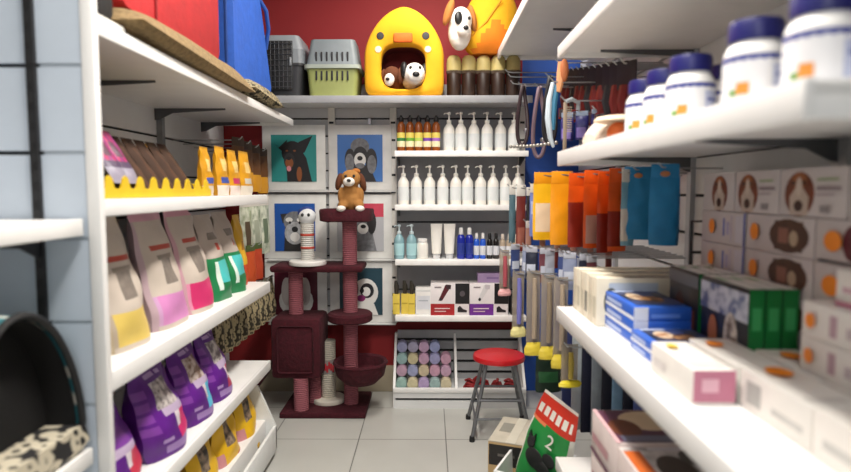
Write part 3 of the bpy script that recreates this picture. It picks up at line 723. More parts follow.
bag('purple pet food bag with a red panel nearest the white upright on the lower shelf', (-.965, 1.735, .497), R90, .27, .27, .17, purfn(M('#c2324a', .4), PUL), .2, G4, seed=11, narrow=.25)
bag('plump purple pet food bag with a hot pink panel and a grey animal picture', (-.945, 2.04, .497), R90, .28, .31, .17, purfn(PK, PIC), .2, G4, seed=12, narrow=.25)
bag('purple pet food bag with a sky blue panel and an animal picture', (-.945, 2.325, .497), R90, .26, .31, .15, purfn(SKY, M('#7a5a48', .5, 'print', scale=40, hex2='#c6b8b0')), .2, G4, seed=13, narrow=.25)
bag('purple pet food bag with a rose panel farthest along the lower left shelf', (-.945, 2.575, .497), R90, .23, .31, .14, purfn(M('#b23a5c', .4), PIC), .2, G4, seed=14, narrow=.25)

# yellow display tray of chew sticks
tr = thing('display_tray', 'yellow cardboard display tray with a scalloped front holding brown chew packs', 'display tray', (-1.0, 1.985, 1.376))
b = MB(); YT = M('#dcb81e', .55)
n = 9; pts = [(-.40, 0)]
prof = []
for k in range(n):
    y0 = -.40 + .8 * k / n; w_ = .8 / n
    prof += [(y0 + w_ * .05, .026), (y0 + w_ * .22, .030), (y0 + w_ * .34, .056), (y0 + w_ * .5, .064), (y0 + w_ * .66, .056), (y0 + w_ * .78, .030)]
poly = [(-.40, .002)] + [(.40, .002)] + [(.40, .026)] + prof[::-1] + [(-.40, .026)]
b.prism(poly, 'x', .124, .130, YT); b.build('front_wall', tr)
MB().box((-.03, 0, .003), (.31, .80, .006), YT).build('tray_base', tr)
for yy in (-.397, .397): MB().prism([(-.185, .003), (.124, .003), (.124, .03), (-.185, .12)], 'y', yy - .003, yy + .003, YT).build('side_wall', tr)
MB().box((-.185, 0, .07), (.006, .8, .14), YT).build('back_wall', tr)
BRN = M('#38200f', .85, var=.2); BRN2 = M('#4c2d18', .85, var=.2)
for i in range(9):
    y = 1.63 + i * .089
    b = MB(); f_ = (lambda m1, m2: (lambda u, v, fr: m2 if fr and .35 < u < .65 and v < .8 else m1))(BRN, BRN2)
    pouch(b, .082, .195, .045, f_, lean=.58, nu=8, nv=12, seed=i + 30, narrow=.02)
    o = b.build('chew_pack', loc=(-.935, y, 1.383), rotz=R90)
    tag(o, 'brown chew pack, %s from the white upright in the yellow tray' % ORD[i], 'pack', 'brown chew packs in the yellow tray')
def pinkfn(u, v, fr):
    if v < .28: return M('#8f8a9c', .4)
    if v < .40: return M('#4a3a58', .4)
    if fr and .3 < u < .7 and .5 < v < .8: return M('#5a3a50', .4)
    return M('#b01f5e', .4) if (int(u * 5) % 2) else M('#8a2a72', .4)
for i, y in enumerate((1.80, 1.885)):
    bag('pink and purple treat pack, %s, lying over the brown chew packs' % ('nearer the upright' if i == 0 else 'farther from the upright'), (-.925 - .01 * i, y, 1.420), R90, .095, .165, .03, pinkfn, .55, 'pink treat packs in the yellow tray', 'treat_pack', 'pack', 40 + i)
YP = M('#c98f16', .45, var=.15)
def yellowfn(spot, low):
    def fn(u, v, fr):
        if v > .95: return M('#b88418', .45)
        if fr and .24 < v < .38 and .15 < u < .85: return spot
        if v < .22 and fr: return low
        if fr and .5 < v < .75 and .3 < u < .7: return M('#e2c27a', .5)
        return YP
    return fn
for i, (y, w, h, x, sp, lw, lab) in enumerate([
    (2.20, .11, .20, -1.26, '#8a6a1c', '#b98a1c', 'yellow treat pouch standing behind the middle of the yellow tray'),
    (2.33, .11, .205, -1.26, '#7a5a1c', '#a87a1c', 'yellow treat pouch standing between the other two behind the tray'),
    (2.46, .11, .215, -1.17, '#8a6a1c', '#b98a1c', 'yellow treat pouch behind the far end of the yellow tray'),
    (2.475, .10, .20, -.925, '#3d4f9a', '#cdbfae', 'yellow treat pouch with a blue spot just past the yellow tray'),
    (2.66, .13, .215, -.925, '#3d4f9a', '#d8ccc0', 'tall yellow treat pouch with a blue band on the upper left shelf'),
    (2.82, .13, .21, -.925, '#b0305a', '#d8c8c0', 'tall yellow treat pouch with a pink band on the upper left shelf'),
    (3.00, .17, .215, -.925, '#c8c2b6', '#cfc6b8', 'wide yellow and white treat pouch at the far end of the upper left shelf')]):
    bag(lab, (x, y, 1.376), R90, w, h, .06, yellowfn(M(sp, .4), M(lw, .4)), .03, 'yellow treat pouches on the upper left shelf', 'treat_pouch', 'pouch', 50 + i)

def hang(name, label, cat, x, y, zt, w, h, d, fn, rot=0, group=None, header=None, unit=None, xw=None, seed=0, lean=0):
    """a flat pack hanging from a hook: its own mesh with a header card the hook goes through"""
    b = MB(); pouch(b, w, h * .86, d, fn, nu=10, nv=14, seed=seed, wob=.002, narrow=.05, lean=lean)
    o = b.build(name, loc=(x, y, zt - h), rotz=rot)
    tag(o, label, cat, group)
    hb = MB(); hw = w * .42
    hb.box((0, lean * .86 * h, h * .93), (w * .9, .004, h * .17), header or M('#d8d4cc', .5), .001); hb.build('header_card', o)
    if unit: hook(unit, xw, x, y, zt - h * .04)
    return o
LEO = M('#9c8f6e', .9, 'leopard', scale=38, hex2='#2f2a1e'); LEOH = M('#6d6450', .7)
for i in range(9):
    hang('leopard_cushion', 'leopard print roll hanging below the middle left shelf, %s from the aisle end' % ORD[i], 'cushion', -1.0, 2.78 + i * .118, .86, .105, .25, .06, lambda u, v, fr: LEO, R90, 'leopard print rolls under the middle left shelf', LEOH, lg, -1.40, 60 + i)
for i, (y, c, c2) in enumerate(((3.25, '#8f9a7c', '#5a4a36'), (3.42, '#7d8a74', '#9aa08e'), (3.60, '#8a9484', '#60705a'))):
    hang('herb_pack', 'grey green hanging pack, %s past the end of the middle left shelf' % ORD[i], 'pack', -1.0, y, 1.36, .13, .34, .035, (lambda a, bb: (lambda u, v, fr: bb if fr and .2 < v < .7 and .25 < u < .75 else a))(M(c, .5, 'print', scale=18, hex2='#c9cdbb'), M(c2, .5)), R90 - .25, 'grey green hanging packs', None, lg, -1.40, 80 + i)
for i, (y, zt) in enumerate(((3.27, 1.68), (3.42, 1.67), (3.58, 1.66), (3.74, 1.65))):
    hang('chew_pouch', 'brown and yellow chew pouch hanging past the upper left shelf, %s from the shelf end' % ORD[i], 'pouch', -1.04, y, zt, .12, .27, .03, lambda u, v, fr: M('#c58a1e', .5) if v < .45 else M('#5e3a1a', .5), R90 - .3, 'brown chew pouches on hooks', M('#3f2a18', .5), lg, -1.40, 90 + i)
for i, (y, c) in enumerate(((3.22, '#b5481d'), (3.36, '#a83a1c'))):
    hang('chew_pouch', 'small orange red chew pack hanging low, %s past the middle left shelf' % ORD[i], 'pouch', -.97, y, 1.10, .09, .2, .03, (lambda m: lambda u, v, fr: m)(M(c, .5)), R90 - .3, 'orange red packs on low hooks', M('#4a5a2c', .5), lg, -1.40, 96 + i)

# on top of the left shelving
def cushion(label, loc, sx, sy, sz, m, rotz=0, droop=0, name='cushion', cat='cushion', pip=None):
    b = MB(); n = 26; rows = []
    for top in (1, 0):
        for j in range(n + 1):
            r = []
            for i in range(n + 1):
                u, v = i / n * 2 - 1, j / n * 2 - 1
                e = max(0, (1 - abs(u) ** 4) * (1 - abs(v) ** 4)) ** .5
                x, y = sx / 2 * u, sy / 2 * v
                z = sz * (.35 + (.65 if top else -.35) * e) + (.010 * math.sin(7 * u + 3 * v) + .008 * math.sin(5 * v - 4 * u)) * e * top
                dz = -droop * max(0, (u - .55) / .45) ** 1.5 * (.5 + .5 * v)
                r.append((x, y, max(z, 0) + dz))
            rows.append(r)
    V = [[b.bm.verts.new(p) for p in r] for r in rows]; mi = b.mi(m)
    for j in list(range(n)) + list(range(n + 1, 2 * n + 1)):
        for i in range(n):
            f = b.bm.faces.new((V[j][i], V[j][i + 1], V[j + 1][i + 1], V[j + 1][i])); f.material_index = mi
    bmesh.ops.remove_doubles(b.bm, verts=b.bm.verts, dist=.0005)
    o = b.build(name, loc=loc, rotz=rotz); tag(o, label, cat)
    if pip:
        q = MB(); q.tube([(sx / 2 * .99, sy / 2 * t_, sz * .35 - droop * 0) for t_ in [k / 10 - 1 for k in range(21)]], .006, pip); q.build('piping', o)
    return o
cushion('brown fleece cushion lying under the red pet house on the top left shelf', (-1.085, 2.28, 1.838), .55, 1.10, .125, M('#8a7450', .95, 'carpet'), droop=.03)
cushion('leopard print cushion under the blue pet house on the top left shelf', (-1.09, 3.12, 1.838), .55, .56, .12, LEO, droop=.02)
def soft_house(label, loc, prof, x0, x1, m, dark):
    t = thing('pet_house', label, 'pet house', loc)
    b = MB(); ls = []
    for s, x in ((.93, x0), (.98, x0 + .03), (1, x0 + .08), (1.0, x1 - .05), (.985, x1 - .02), (.95, x1)):
        cy = sum(p[0] for p in prof) / len(prof); cz = sum(p[1] for p in prof) / len(prof)
        ls.append([(x, cy + (p[0] - cy) * s, max(0, cz + (p[1] - cz) * s)) for p in prof])
    b.loft(ls, m); b.build('shell', t, angle=50)
    b = MB(); b.tube([(x1 - .03, p[0], p[1]) for p in prof], .007, dark, 6, closed=True); b.build('piping', t)
    return t
def rr(y0, y1, z0, z1, r, dy=0):
    out = []
    for (cy, cz, a0) in ((y1 - r, z0 + r, -90), (y1 - r - dy, z1 - r, 0), (y0 + r, z1 - r, 90), (y0 + r, z0 + r, 180)):
        for k in range(5):
            a = math.radians(a0 + 22.5 * k); out.append((cy + r * math.cos(a), cz + r * math.sin(a)))
    return out
RF = M('#b3131a', .75, 'fabric'); BF = M('#1d55b4', .75, 'fabric')
t = soft_house('big red fabric pet house on the top left shelf', (-1.12, 2.20, 1.93), rr(-.44, .43, 0, .52, .05), -.26, .22, RF, M('#7d0c12', .8))
b = MB(); b.box((.222, -.19, .26), (.006, .012, .46), M('#8a0f16', .8), .001); b.build('zip', t)
t = soft_house('big blue fabric pet house with a strap on the top left shelf', (-1.10, 3.06, 1.915), rr(-.33, .33, 0, .52, .04, .20), -.26, .22, BF, M('#123a80', .8))
b = MB(); b.tube([(.20, .10, .50), (.24, .16, .42), (.24, .20, .34), (.215, .23, .24)], .011, M('#17448f', .8)); b.build('strap', t)
t = thing('pet_bag', 'black pet bag on the top left shelf beside the white upright', 'bag', (-1.10, 1.66, 1.868))
MB().box((0, 0, .16), (.42, .17, .32), M('#17171a', .7, 'fabric'), .03).build('bag_body', t)
MB().tube([(.212, -.05, .16), (.235, -.05, .24), (.235, .05, .24), (.212, .05, .16)], .008, BLACK).build('handle', t)
o = carton('folded_cloth', (.46, .19, .03), M('#dcd8d0', .9, 'fabric'), loc=(-1.10, 1.66, 1.836), bevel=.012); tag(o, 'folded white cloth under the black pet bag on the top left shelf', 'cloth')

# leopard carrier in the left bay
LP2 = M('#c9c0aa', .8, 'leopard', scale=22, hex2='#1b1a1c')
t = thing('pet_carrier', 'domed pet carrier bag with a black mesh opening and leopard print base', 'carrier', (-1.155, 1.335, .724))
def dome(s=1.0, dz=0):
    out = []
    for k in range(25):
        a = PI * k / 24; out.append((-.185 * s * math.cos(a), .075 + .315 * s * math.sin(a) ** .9 + dz))
    return [(-.17 * s, .0 + .012)] + out + [(.17 * s, .012)]
def fr_(o_, x, tilt=.25): return [(x - tilt * max(0, z - .1) * .35, y, z) for y, z in o_]
b = MB(); b.loft([fr_(dome(1), .245), fr_(dome(1), -.25, 0)], M('#2c6f78', .8, 'leopard', scale=12, hex2='#ddd8cc'), cap0=False); b.build('shell', t)
b = MB(); b.loft([[(x, y, z) for x, y, z in fr_(dome(.95, .004), .235)], [(x, y, z) for x, y, z in fr_(dome(.93, .01), .16)]], M('#060506', .95), cap0=False); b.build('mesh_window', t)
b = MB(); b.tube(fr_(dome(1), .247), .009, BLACK, 8, closed=True); b.build('piping', t)
b = MB(); b.loft([[(.25, -.17, .0), (.25, .17, .0), (.268, .178, .03), (.252, .186, .068), (.252, -.186, .068), (.268, -.178, .03)], [(-.25, -.17, .0), (-.25, .17, .0), (-.25, .178, .03), (-.25, .186, .068), (-.25, -.186, .068), (-.25, -.178, .03)]], LP2); b.build('base', t)

# yellow bags in the floor bin
t = thing('storage_bin', 'white open bin on the floor below the left shelves holding yellow bags', 'bin', (-1.10, 2.56, .0))
MB().box((0, 0, .058), (.56, 1.0, .016), WB).build('bin_floor', t)
MB().box((.285, 0, .10), (.016, 1.02, .13), WB, .004).build('front_wall', t)
for yy in (-.5, .5): MB().prism([(-.28, .05), (.293, .05), (.293, .165), (.20, .38), (-.28, .38)], 'y', yy - .009, yy + .009, WB).build('side_wall', t)
YB = M('#e0b012', .4, var=.08)
def ybfn(u, v, fr):
    if not fr: return M('#b8860e', .45)
    if .55 < v < .82 and .25 < u < .55: return M('#2a2420', .5, 'print', scale=30, hex2='#9a8470')
    if .2 < v < .36 and .62 < u < .82: return M('#c0302a', .4)
    if .08 < v < .13 and .3 < u < .7: return M('#7a4a10', .4)
    if .05 < v < .5 and u < .18: return M('#c98a90', .4)
    if .84 < v < .9: return M('#e8d9a0', .4)
    return YB
for i, y in enumerate((2.90, 2.62, 2.34)):
    bag('yellow bag with a dark animal picture in the floor bin, %s from the far end' % ORD[i], (-.93, y, .068), R90, .27, .37, .14, ybfn, .05, 'yellow bags in the floor bin', seed=100 + i)
for i, y in enumerate((2.76, 2.48)):
    bag('pale yellow bag in the back row of the floor bin, %s from the far end' % ORD[i], (-1.14, y, .068), R90, .26, .36, .13, lambda u, v, fr: M('#d2ba6a', .5), .05, 'yellow bags in the floor bin', seed=110 + i)

# ------------------------------------------------------------------ shelving, right of the aisle
rg = thing('shelving_unit', 'long white shelving on the right of the aisle carrying boxes and blue lidded tubs', 'shelving')
b = MB(); slatted(b, .30, 4.08, .08, 2.45, .145, 1.012, 'x', off=-1); b.build('back_panel', rg)
for yy in (.62, 1.45, 2.30, 3.2): MB().box((.995, yy, 1.3), (.022, .035, 2.3), M('#b3b4b6', .4, metal=.3)).build('slotted_rail', rg)
shelf_board(rg, .42, 1.0, .35, 3.85, 2.26, .05, (2.30, 3.2), -1)
shelf_board(rg, .49, 1.0, .35, 2.35, 1.946, .045, (1.47, 2.30), -1)
shelf_board(rg, .49, 1.0, .80, 2.32, 1.545, .055, (1.47, 2.29), -1)
shelf_board(rg, .49, 1.0, .35, 2.29, .953, .055, (1.47, 2.26), -1)
shelf_board(rg, .50, 1.0, .35, 2.31, .345, .05, (), -1)
MB().box((.76, 1.33, .14), (.46, 1.94, .28), WHITE, .004).build('plinth', rg)
b = MB(); b.box((.60, 4.07, 1.05), (.03, .03, 2.1), M('#c9d8de', .45)); b.build('upright', rg)
b = MB(); b.tube([(.99, 1.93, 1.30), (.84, 1.93, 1.30), (.84, 1.93, 1.10), (.84, 1.93, 1.0)], .005, DARKSTEEL, 6); b.tube([(.99, 1.93, 1.2), (.84, 1.93, 1.2)], .005, DARKSTEEL, 6); b.build('side_guard', rg)

# tubs with blue lids
NAVY = M('#14165e', .4, var=.1)
tub0 = None
tl = [(.605, .95, 'nearest the camera on the upper right shelf'), (.590, 1.115, 'second in the front row, upper right shelf'), (.595, 1.40, 'third in the front row, upper right shelf'), (.600, 1.56, 'fourth in the front row, upper right shelf'), (.600, 1.70, 'last in the front row, upper right shelf'),
      (.73, 1.27, 'first in the back row, upper right shelf'), (.73, 1.50, 'second in the back row, upper right shelf'), (.745, 1.02, 'behind the two nearest tubs')]
def ringm(mb, r, z0, z1, m, a0=-180, a1=180):
    """a curved label on a cylinder"""
    n = 20; A = [math.radians(a0 + (a1 - a0) * k / n) for k in range(n + 1)]; i = mb.mi(m)
    lo = [mb.bm.verts.new((r * math.cos(a), r * math.sin(a), z0)) for a in A]; hi = [mb.bm.verts.new((r * math.cos(a), r * math.sin(a), z1)) for a in A]
    for k in range(n): f = mb.bm.faces.new((lo[k], lo[k + 1], hi[k + 1], hi[k])); f.material_index = i
for i, (x, y, w) in enumerate(tl):
    lab = 'white supplement tub with dark blue lid, ' + w
    if tub0 is None:
        tub0 = thing('supplement_tub', lab, 'tub', (x, y, 1.546), 0, 'white tubs with blue lids'); tub0.scale = (.96, .96, .94)
        MB().lathe([(.052, 0), (.055, .005), (.055, .098), (.053, .108), (.047, .119), (.043, .123), (.043, .128)], M('#ecebe8', .35), seg=28).build('tub_body', tub0)
        MB().lathe([(.046, .126), (.048, .128), (.048, .158), (.045, .166), (.001, .168)], NAVY, seg=28).build('lid', tub0)
        b = MB(); ringm(b, .0556, .012, .088, M('#e3e3e6', .4), 150, 330); ringm(b, .0560, .086, .097, M('#39428f', .4)); ringm(b, .0560, .02, .078, M('#b9bfd8', .4), 268, 325); ringm(b, .0564, .055, .062, M('#5a64a8', .4), 275, 318); ringm(b, .0564, .024, .046, M('#dc8f3c', .5), 205, 228); ringm(b, .0564, .022, .034, M('#79a05a', .5), 190, 205)
        b.build('label_band', tub0)
    else: dup(tub0, (x, y, 1.546), lab, rotz=(-.2, .1, .25, -.1, .15, 0, .2, .1)[i])
o = thing('supplement_box', 'white box with a purple edge right of the nearest blue lidded tub', 'box', (.60, .79, 1.546))
o.location = (.665, .875, 1.546); carton('carton', (.05, .05, .16), M('#e6e4e6', .4), [(F, rect(.05, .5, .95, .98), M('#54307c', .4)), ('left', rect(.1, .4, .9, .9), M('#54307c', .4))], o)
# soft things at the far end of the upper right shelf
t = thing('soft_toy', 'cream tapered soft toy lying at the far end of the upper right shelf', 'toy', (.625, 2.08, 1.546), .5)
b = MB(); loops = []
for j in range(12):
    s = j / 11; r = .052 * math.sin(PI * min(.97, .12 + s * .85)) ** .8
    loops.append([(-.11 + .2 * s, r * 1.2 * math.cos(a), .05 + r * .9 * math.sin(a) + (.0 if s > .3 else -.03 * (.3 - s) / .3)) for a in [2 * PI * k / 18 for k in range(18)]])
b.loft(loops, M('#d8c8b8', .85, 'fabric')); b.build('toy_body', t)
MB().tube([(.05, -.05, .07), (.07, 0, .105), (.05, .05, .07)], .006, M('#b98a5a', .8)).build('seam', t)
o = MB(); o.ell((0, 0, .035), (.036, .036, .035), M('#c05a22', .6)); o = o.build('ball', loc=(.60, 1.935, 1.546)); tag(o, 'orange ball beside the cream soft toy on the upper right shelf', 'ball')
o = MB(); o.lathe([(.001, .008), (.055, .009), (.072, .0), (.078, .003), (.07, .014), (.05, .018), (.001, .018)], M('#e3cdb0', .6), seg=28); o = o.build('flying_disc', loc=(.60, 1.935, 1.6155)); tag(o, 'pale peach flying disc resting on the orange ball', 'flying disc')

# boxes on the lower right shelf
RM90 = -PI / 2
BW = M('#c6bdbc', .5, var=.03)
def dogface(cu, s=1.0):
    f = F; br = M('#6e3216', .5, var=.2, scale=30)
    return [(f, ellp(cu, .46, .17 * s, .47), br), (f, [(cu - .10 * s, .02), (cu - .11 * s, .4), (cu, .72), (cu + .11 * s, .4), (cu + .10 * s, .02)], M('#b9a79a', .5)),
            (f, ellp(cu, .74, .085 * s, .17), M('#9a5a30', .5)), (f, ellp(cu, .62, .035 * s, .2), M('#c9b9ac', .5)), (f, ellp(cu, .22, .05 * s, .12), M('#3a1c14', .5)), (f, ellp(cu - .06 * s, .7, .018 * s, .05), BLACK), (f, ellp(cu + .06 * s, .7, .018 * s, .05), BLACK)]
ys = [1.91, 1.715, 1.495, 1.25, 1.02]
for i in range(4):
    a, bb = ys[i], ys[i + 1]; w = a - bb - .006
    dec = dogface(.32 if i else .55, 1.4 if i else 1.5) + [(F, rect(.60, .74, .9, .78), M('#8aa06a', .5)), (F, rect(.60, .55, .94, .62), M('#8a7a80', .5)), (F, rect(.60, .44, .86, .48), M('#a89aa0', .5)), (F, rect(.66, .1, .8, .24), M('#8d8688', .5))][: (4 if i else 0)]
    o = carton('dog_treat_box', (w, .12, .112), BW, dec, loc=(.925, (a + bb) / 2, 1.3385), rotz=RM90)
    tag(o, 'white box with a printed brown eared dog, %s from the far end' % ORD[i], 'box', 'boxes with dog pictures')
ys2 = [1.915, 1.645, 1.35, 1.05]
pal = [('#5a68b0', '#a8a0c0'), ('#4a2c1c', '#8a5a4a'), ('#5a1a24', '#b56a7a')]
for r in range(4):
    for c in range(3):
        a, bb = ys2[c], ys2[c + 1]; w = a - bb - .006; p, q = M(pal[c][0], .5, var=.2, scale=30), M(pal[c][1], .5)
        if c == 0: dec = [(F, rect(.52, .25, .56, .8), p), (F, rect(.6, .3, .66, .7), q), (F, rect(.7, .1, .715, .9), q), (F, rect(.80, .1, .96, .9), M('#c4c0c8', .5)), (F, rect(.97, 0, 1, 1), p)]
        elif c == 1: dec = [(F, ellp(.66, .5, .28, .44), p), (F, rect(.46, .12, .86, .88), p), (F, rect(.52, .3, .66, .7), q), (F, ellp(.74, .45, .06, .2), M('#b09a80', .5))]
        else: dec = [(F, rect(.38, .1, 1, .9), p), (F, ellp(.40, .5, .1, .4), p), (F, ellp(.52, .5, .11, .33), q), (F, rect(.68, .2, .72, .8), M('#d8c8cc', .5)), (F, rect(.05, .02, .9, .07), M('#3a3638', .5))]
        o = carton('treat_box', (w, .12, .0945), BW, dec, loc=(.925, (a + bb) / 2, .954 + .096 * r), rotz=RM90, stickers=[(F, ellp((.30, .17, .22)[c], .52, (.07, .07, .10)[c], .24, 14), ORANGE)])
        tag(o, 'white box with %s and orange sticker, %s layer up in the side stack' % (('blue print', 'dark brown picture', 'maroon panel')[c], ORD[r]), 'box', 'boxes stacked along the right back panel')

# row of thin cream cartons standing at the far end
for i in range(6):
    y = 2.24 - i * .0535
    o = carton('thin_carton', (.40, .049, .155 + .004 * (i % 2)), M('#e4dcc8' if i % 2 else '#d6ccb8', .5), [('left', rect(.15, .15, .85, .6), M('#8d8a80', .5) if i == 3 else M('#c9c2ae', .5)), ('top', rect(.22, .08, .99, .42), M('#665a50', .5)), ('top', rect(.12, .62, .98, .74), M('#9a8868', .5)), (F, rect(.1, .1, .5, .9), M('#c2ccd6', .5)), (F, ellp(.12, .5, .06, .3), M('#6a6a62', .5))], loc=(.745, y, .954))
    tag(o, 'thin cream carton standing on the lower right shelf, %s from the far end' % ORD[i], 'box', 'thin cream cartons in a row')
BLU = M('#2c62c8', .4, var=.1); 
def bluebox(x0, x1, y0, y1, z, h, lab, last):
    w, d = x1 - x0, y1 - y0
    dec = [('left', rect(0, .0, 1, .28), M('#dfe4f2', .4)), ('left', rect(.1, .42, .62, .72), M('#a9bce8', .4)), (F, rect(0, 0, .25, 1), M('#dfe4f2', .4)), (F, rect(.3, .2, .8, .5), M('#5f8ae0', .4))]
    if last: dec += [('top', rect(.12, .12, .98, .92), M('#23222a', .5, 'print', scale=16, hex2='#3d4a78')), ('top', ellp(.36, .58, .15, .22), M('#a9744a', .5, 'print', scale=30, hex2='#e6d3b4')), ('top', ellp(.60, .42, .17, .18), M('#c08a54', .5, 'print', scale=30, hex2='#3a2a24')), ('top', rect(.1, .86, .5, .94), M('#c9d6f2', .4)), ('top', ellp(.84, .7, .08, .12), M('#54565e', .5))]
    o = carton('flat_box', (w, d, h), BLU, dec, loc=((x0 + x1) / 2, (y0 + y1) / 2, z)); tag(o, lab, 'box', 'flat blue picture boxes')
for k in range(3): bluebox(.575, .738, 1.675, 1.955, .954 + .039 * k, .038, 'flat blue picture box, %s of the farther blue stack' % ('bottom', 'middle', 'topmost')[k], k == 2)
for k in range(2): bluebox(.565, .737, 1.478, 1.665, .954 + .029 * k, .028, 'flat blue picture box, %s of the nearer blue stack' % ('lower', 'upper')[k], k == 1)
# green boxes
GRB = M('#157a3a', .35, var=.1); DKB = M('#1d1f26', .4)
for i in range(3):
    x = .760 + i * .039
    dec = [(F, rect(.0, .0, 1, 1), GRB), (F, rect(.2, .55, .8, .8), M('#3fa862', .4)), (F, rect(.25, .1, .75, .2), M('#a9d8b4', .4)), ('top', rect(0, 0, 1, 1), M('#efefea', .4)), ('top', rect(.1, .55, .6, .8), M('#9ec49c', .4))]
    if i == 0: dec += [('left', rect(0, .62, 1, .95), M('#4a5a86', .4, 'print', scale=30, hex2='#c8ccd6')), ('left', ellp(.3, .35, .1, .22), M('#b06a3a', .5)), ('left', ellp(.68, .4, .14, .28), M('#6a5a50', .5, 'print', scale=40, hex2='#d8d0c4')), ('left', rect(.8, .1, .92, .3), M('#d87a2c', .4))]
    o = carton('green_box', (.036, .245, .215), DKB, dec, loc=(x, 1.505, .954)); tag(o, 'upright green spined box, %s from the aisle in the near green row' % ORD[i], 'box', 'upright green boxes')
for i in range(3):
    x = .760 + i * .039
    dec = [(F, rect(0, 0, 1, 1), GRB), ('top', rect(0, 0, 1, 1), M('#e9e9e4', .4)), ('top', rect(.1, .6, .6, .8), M('#8ab089', .4))]
    if i == 0: dec += [('left', ellp(.4, .4, .16, .3), M('#4a2418', .5)), ('left', rect(.62, .2, .9, .5), M('#8a4a2a', .5)), ('left', rect(0, .8, 1, .96), M('#55565e', .4))]
    o = carton('green_box', (.036, .20, .215), M('#1f1718', .4), dec, loc=(x, 1.745, .954)); tag(o, 'upright dark box with white top, %s from the aisle in the farther green row' % ORD[i], 'box', 'upright green boxes')
# flat white medicine boxes at the near end
WBX = M('#e6e2dc', .5, var=.03)
def wbox(x0, x1, y0, y1, z, h, lab, dec=(), st=()):
    o = carton('medicine_box', (x1 - x0, y1 - y0, h), WBX, dec, loc=((x0 + x1) / 2, (y0 + y1) / 2, z), stickers=st); tag(o, lab, 'box', 'white medicine boxes')
PKM = M('#c07890', .5)
T3 = [('top', ellp(.25, .35, .09, .06), ORANGE)]
wbox(.548, .636, 1.225, 1.465, .954, .072, 'white box with a pink end at the front of the lower right shelf', [(F, rect(0, .06, 1, 1), PKM), (F, rect(.2, .35, .6, .75), M('#e0b0c0', .5)), ('top', rect(.1, .1, .9, .3), M('#d9d2cc', .5)), ('left', rect(.1, .3, .4, .6), M('#d2ccc8', .5))], [('top', ellp(.3, .75, 0.144, 0.080), M('#e2c04a', .5))])
wbox(.645, .743, 1.235, 1.475, .954, .078, 'white box with orange stickers directly right of the pink ended box', [('left', rect(.5, .25, .75, .75), M('#b9b8b4', .5))], [('top', ellp(.3, .70, 0.192, 0.096), ORANGE)])
wbox(.645, .745, .99, 1.228, .954, .080, 'white box with a grey printed square on its side nearer than the pink ended box', [('left', rect(.12, .2, .34, .78), M('#a9aaa6', .5)), ('left', rect(.5, .3, .9, .45), M('#c4c2be', .5)), ('top', rect(.1, .1, .8, .2), M('#cfcbc6', .5))], [('top', ellp(.5, .78, 0.240, 0.128), ORANGE)])
wbox(.642, .745, .72, .983, .954, .082, 'white box nearest the camera on the lower right shelf', [('left', rect(.1, .3, .6, .5), M('#c2c0bc', .5))], [('top', ellp(.5, .70, 0.256, 0.112), ORANGE)])
wbox(.752, .852, 1.14, 1.37, .954, .079, 'white box with an orange sticker below the small stack at the right edge', [('top', rect(.1, .2, .6, .35), M('#c9c5c6', .5))], [('top', ellp(.4, .68, 0.208, 0.112), ORANGE)])
wbox(.752, .852, .89, 1.133, .954, .081, 'white box at the right edge nearer than the small stack', [], [('top', ellp(.3, .15, 0.208, 0.112), ORANGE)])
for k in range(2): wbox(.76, .852, .95, 1.215, 1.0365 + .0705 * k, .0695, '%s white box of the small stack at the right edge with a round orange sticker' % ('lower', 'upper')[k], [('left', rect(.32, .2, .40, .8), M('#b89aa4', .5)), ('left', rect(.5, .3, .95, .6), M('#c2b2b6', .5))], [('left', ellp(.13, .5, .055, .22), ORANGE)])
wbox(.785, .852, .96, 1.155, 1.178, .07, 'small white and pink box on top of the stack at the right edge', [('left', rect(0, 0, 1, .15), PKM), ('left', rect(.1, .4, .8, .55), M('#c9a2ae', .5))])

# flat boxes on the bottom deck
def deck(x0, x1, y0, y1, n, top, lab, col, dec):
    h = (top - .346) / n
    for k in range(n):
        o = carton('picture_box', (x1 - x0, y1 - y0, h - .001), M('#dfd0cc', .5), (dec if k == n - 1 else []) + [('left', rect(.06, .3, .7, .5), M('#b98a90', .5)), ('left', rect(0, .0, 1, .08), M(col, .5))], loc=((x0 + x1) / 2, (y0 + y1) / 2, .346 + h * k))
        tag(o, lab % ('bottom', 'lower middle', 'upper middle', 'topmost')[k if n == 4 else (0, 1, 3)[k]], 'box', 'picture boxes on the bottom deck')
deck(.508, .735, 1.585, 1.835, 3, .715, 'flat box with a purple and cream animal picture, %s of the farther deck stack', '#6a2a54', [('top', rect(.02, .02, .98, .98), M('#5c2f48', .5)), ('top', ellp(.6, .64, .36, .3), M('#d6bf9e', .6, 'print', scale=20, hex2='#d9c4a4')), ('top', ellp(.24, .42, .2, .26), M('#6a3418', .5)), ('top', ellp(.86, .5, .1, .2), M('#5a3c34', .5)), ('top', rect(.1, .04, .96, .2), M('#6f6f86', .5)), ('top', rect(0, .0, .05, 1), M('#d9b0b4', .5))])
deck(.508, .745, 1.30, 1.575, 3, .71, 'flat box with an orange and grey cat picture, %s of the nearer deck stack', '#b85a1e', [('top', rect(.02, .02, .98, .98), M('#8f8a8c', .5, 'print', scale=14, hex2='#cfcac8')), ('top', rect(.02, .02, .2, .9), M('#c8601c', .5)), ('top', ellp(.45, .5, .2, .3), M('#3a2c24', .5)), ('top', ellp(.7, .75, .12, .16), M('#4a4644', .5)), ('top', rect(.3, .9, .98, .97), M('#c9c6cc', .5))])
o = carton('picture_box', (.11, .30, .33), M('#2c6e2c', .5), [('top', rect(.0, .4, .5, .98), M('#6ab04a', .5)), ('top', rect(.5, 0, 1, .4), M('#26352a', .5))], loc=(.805, 1.70, .346)); tag(o, 'tall green box beside the purple picture boxes on the bottom deck', 'box')
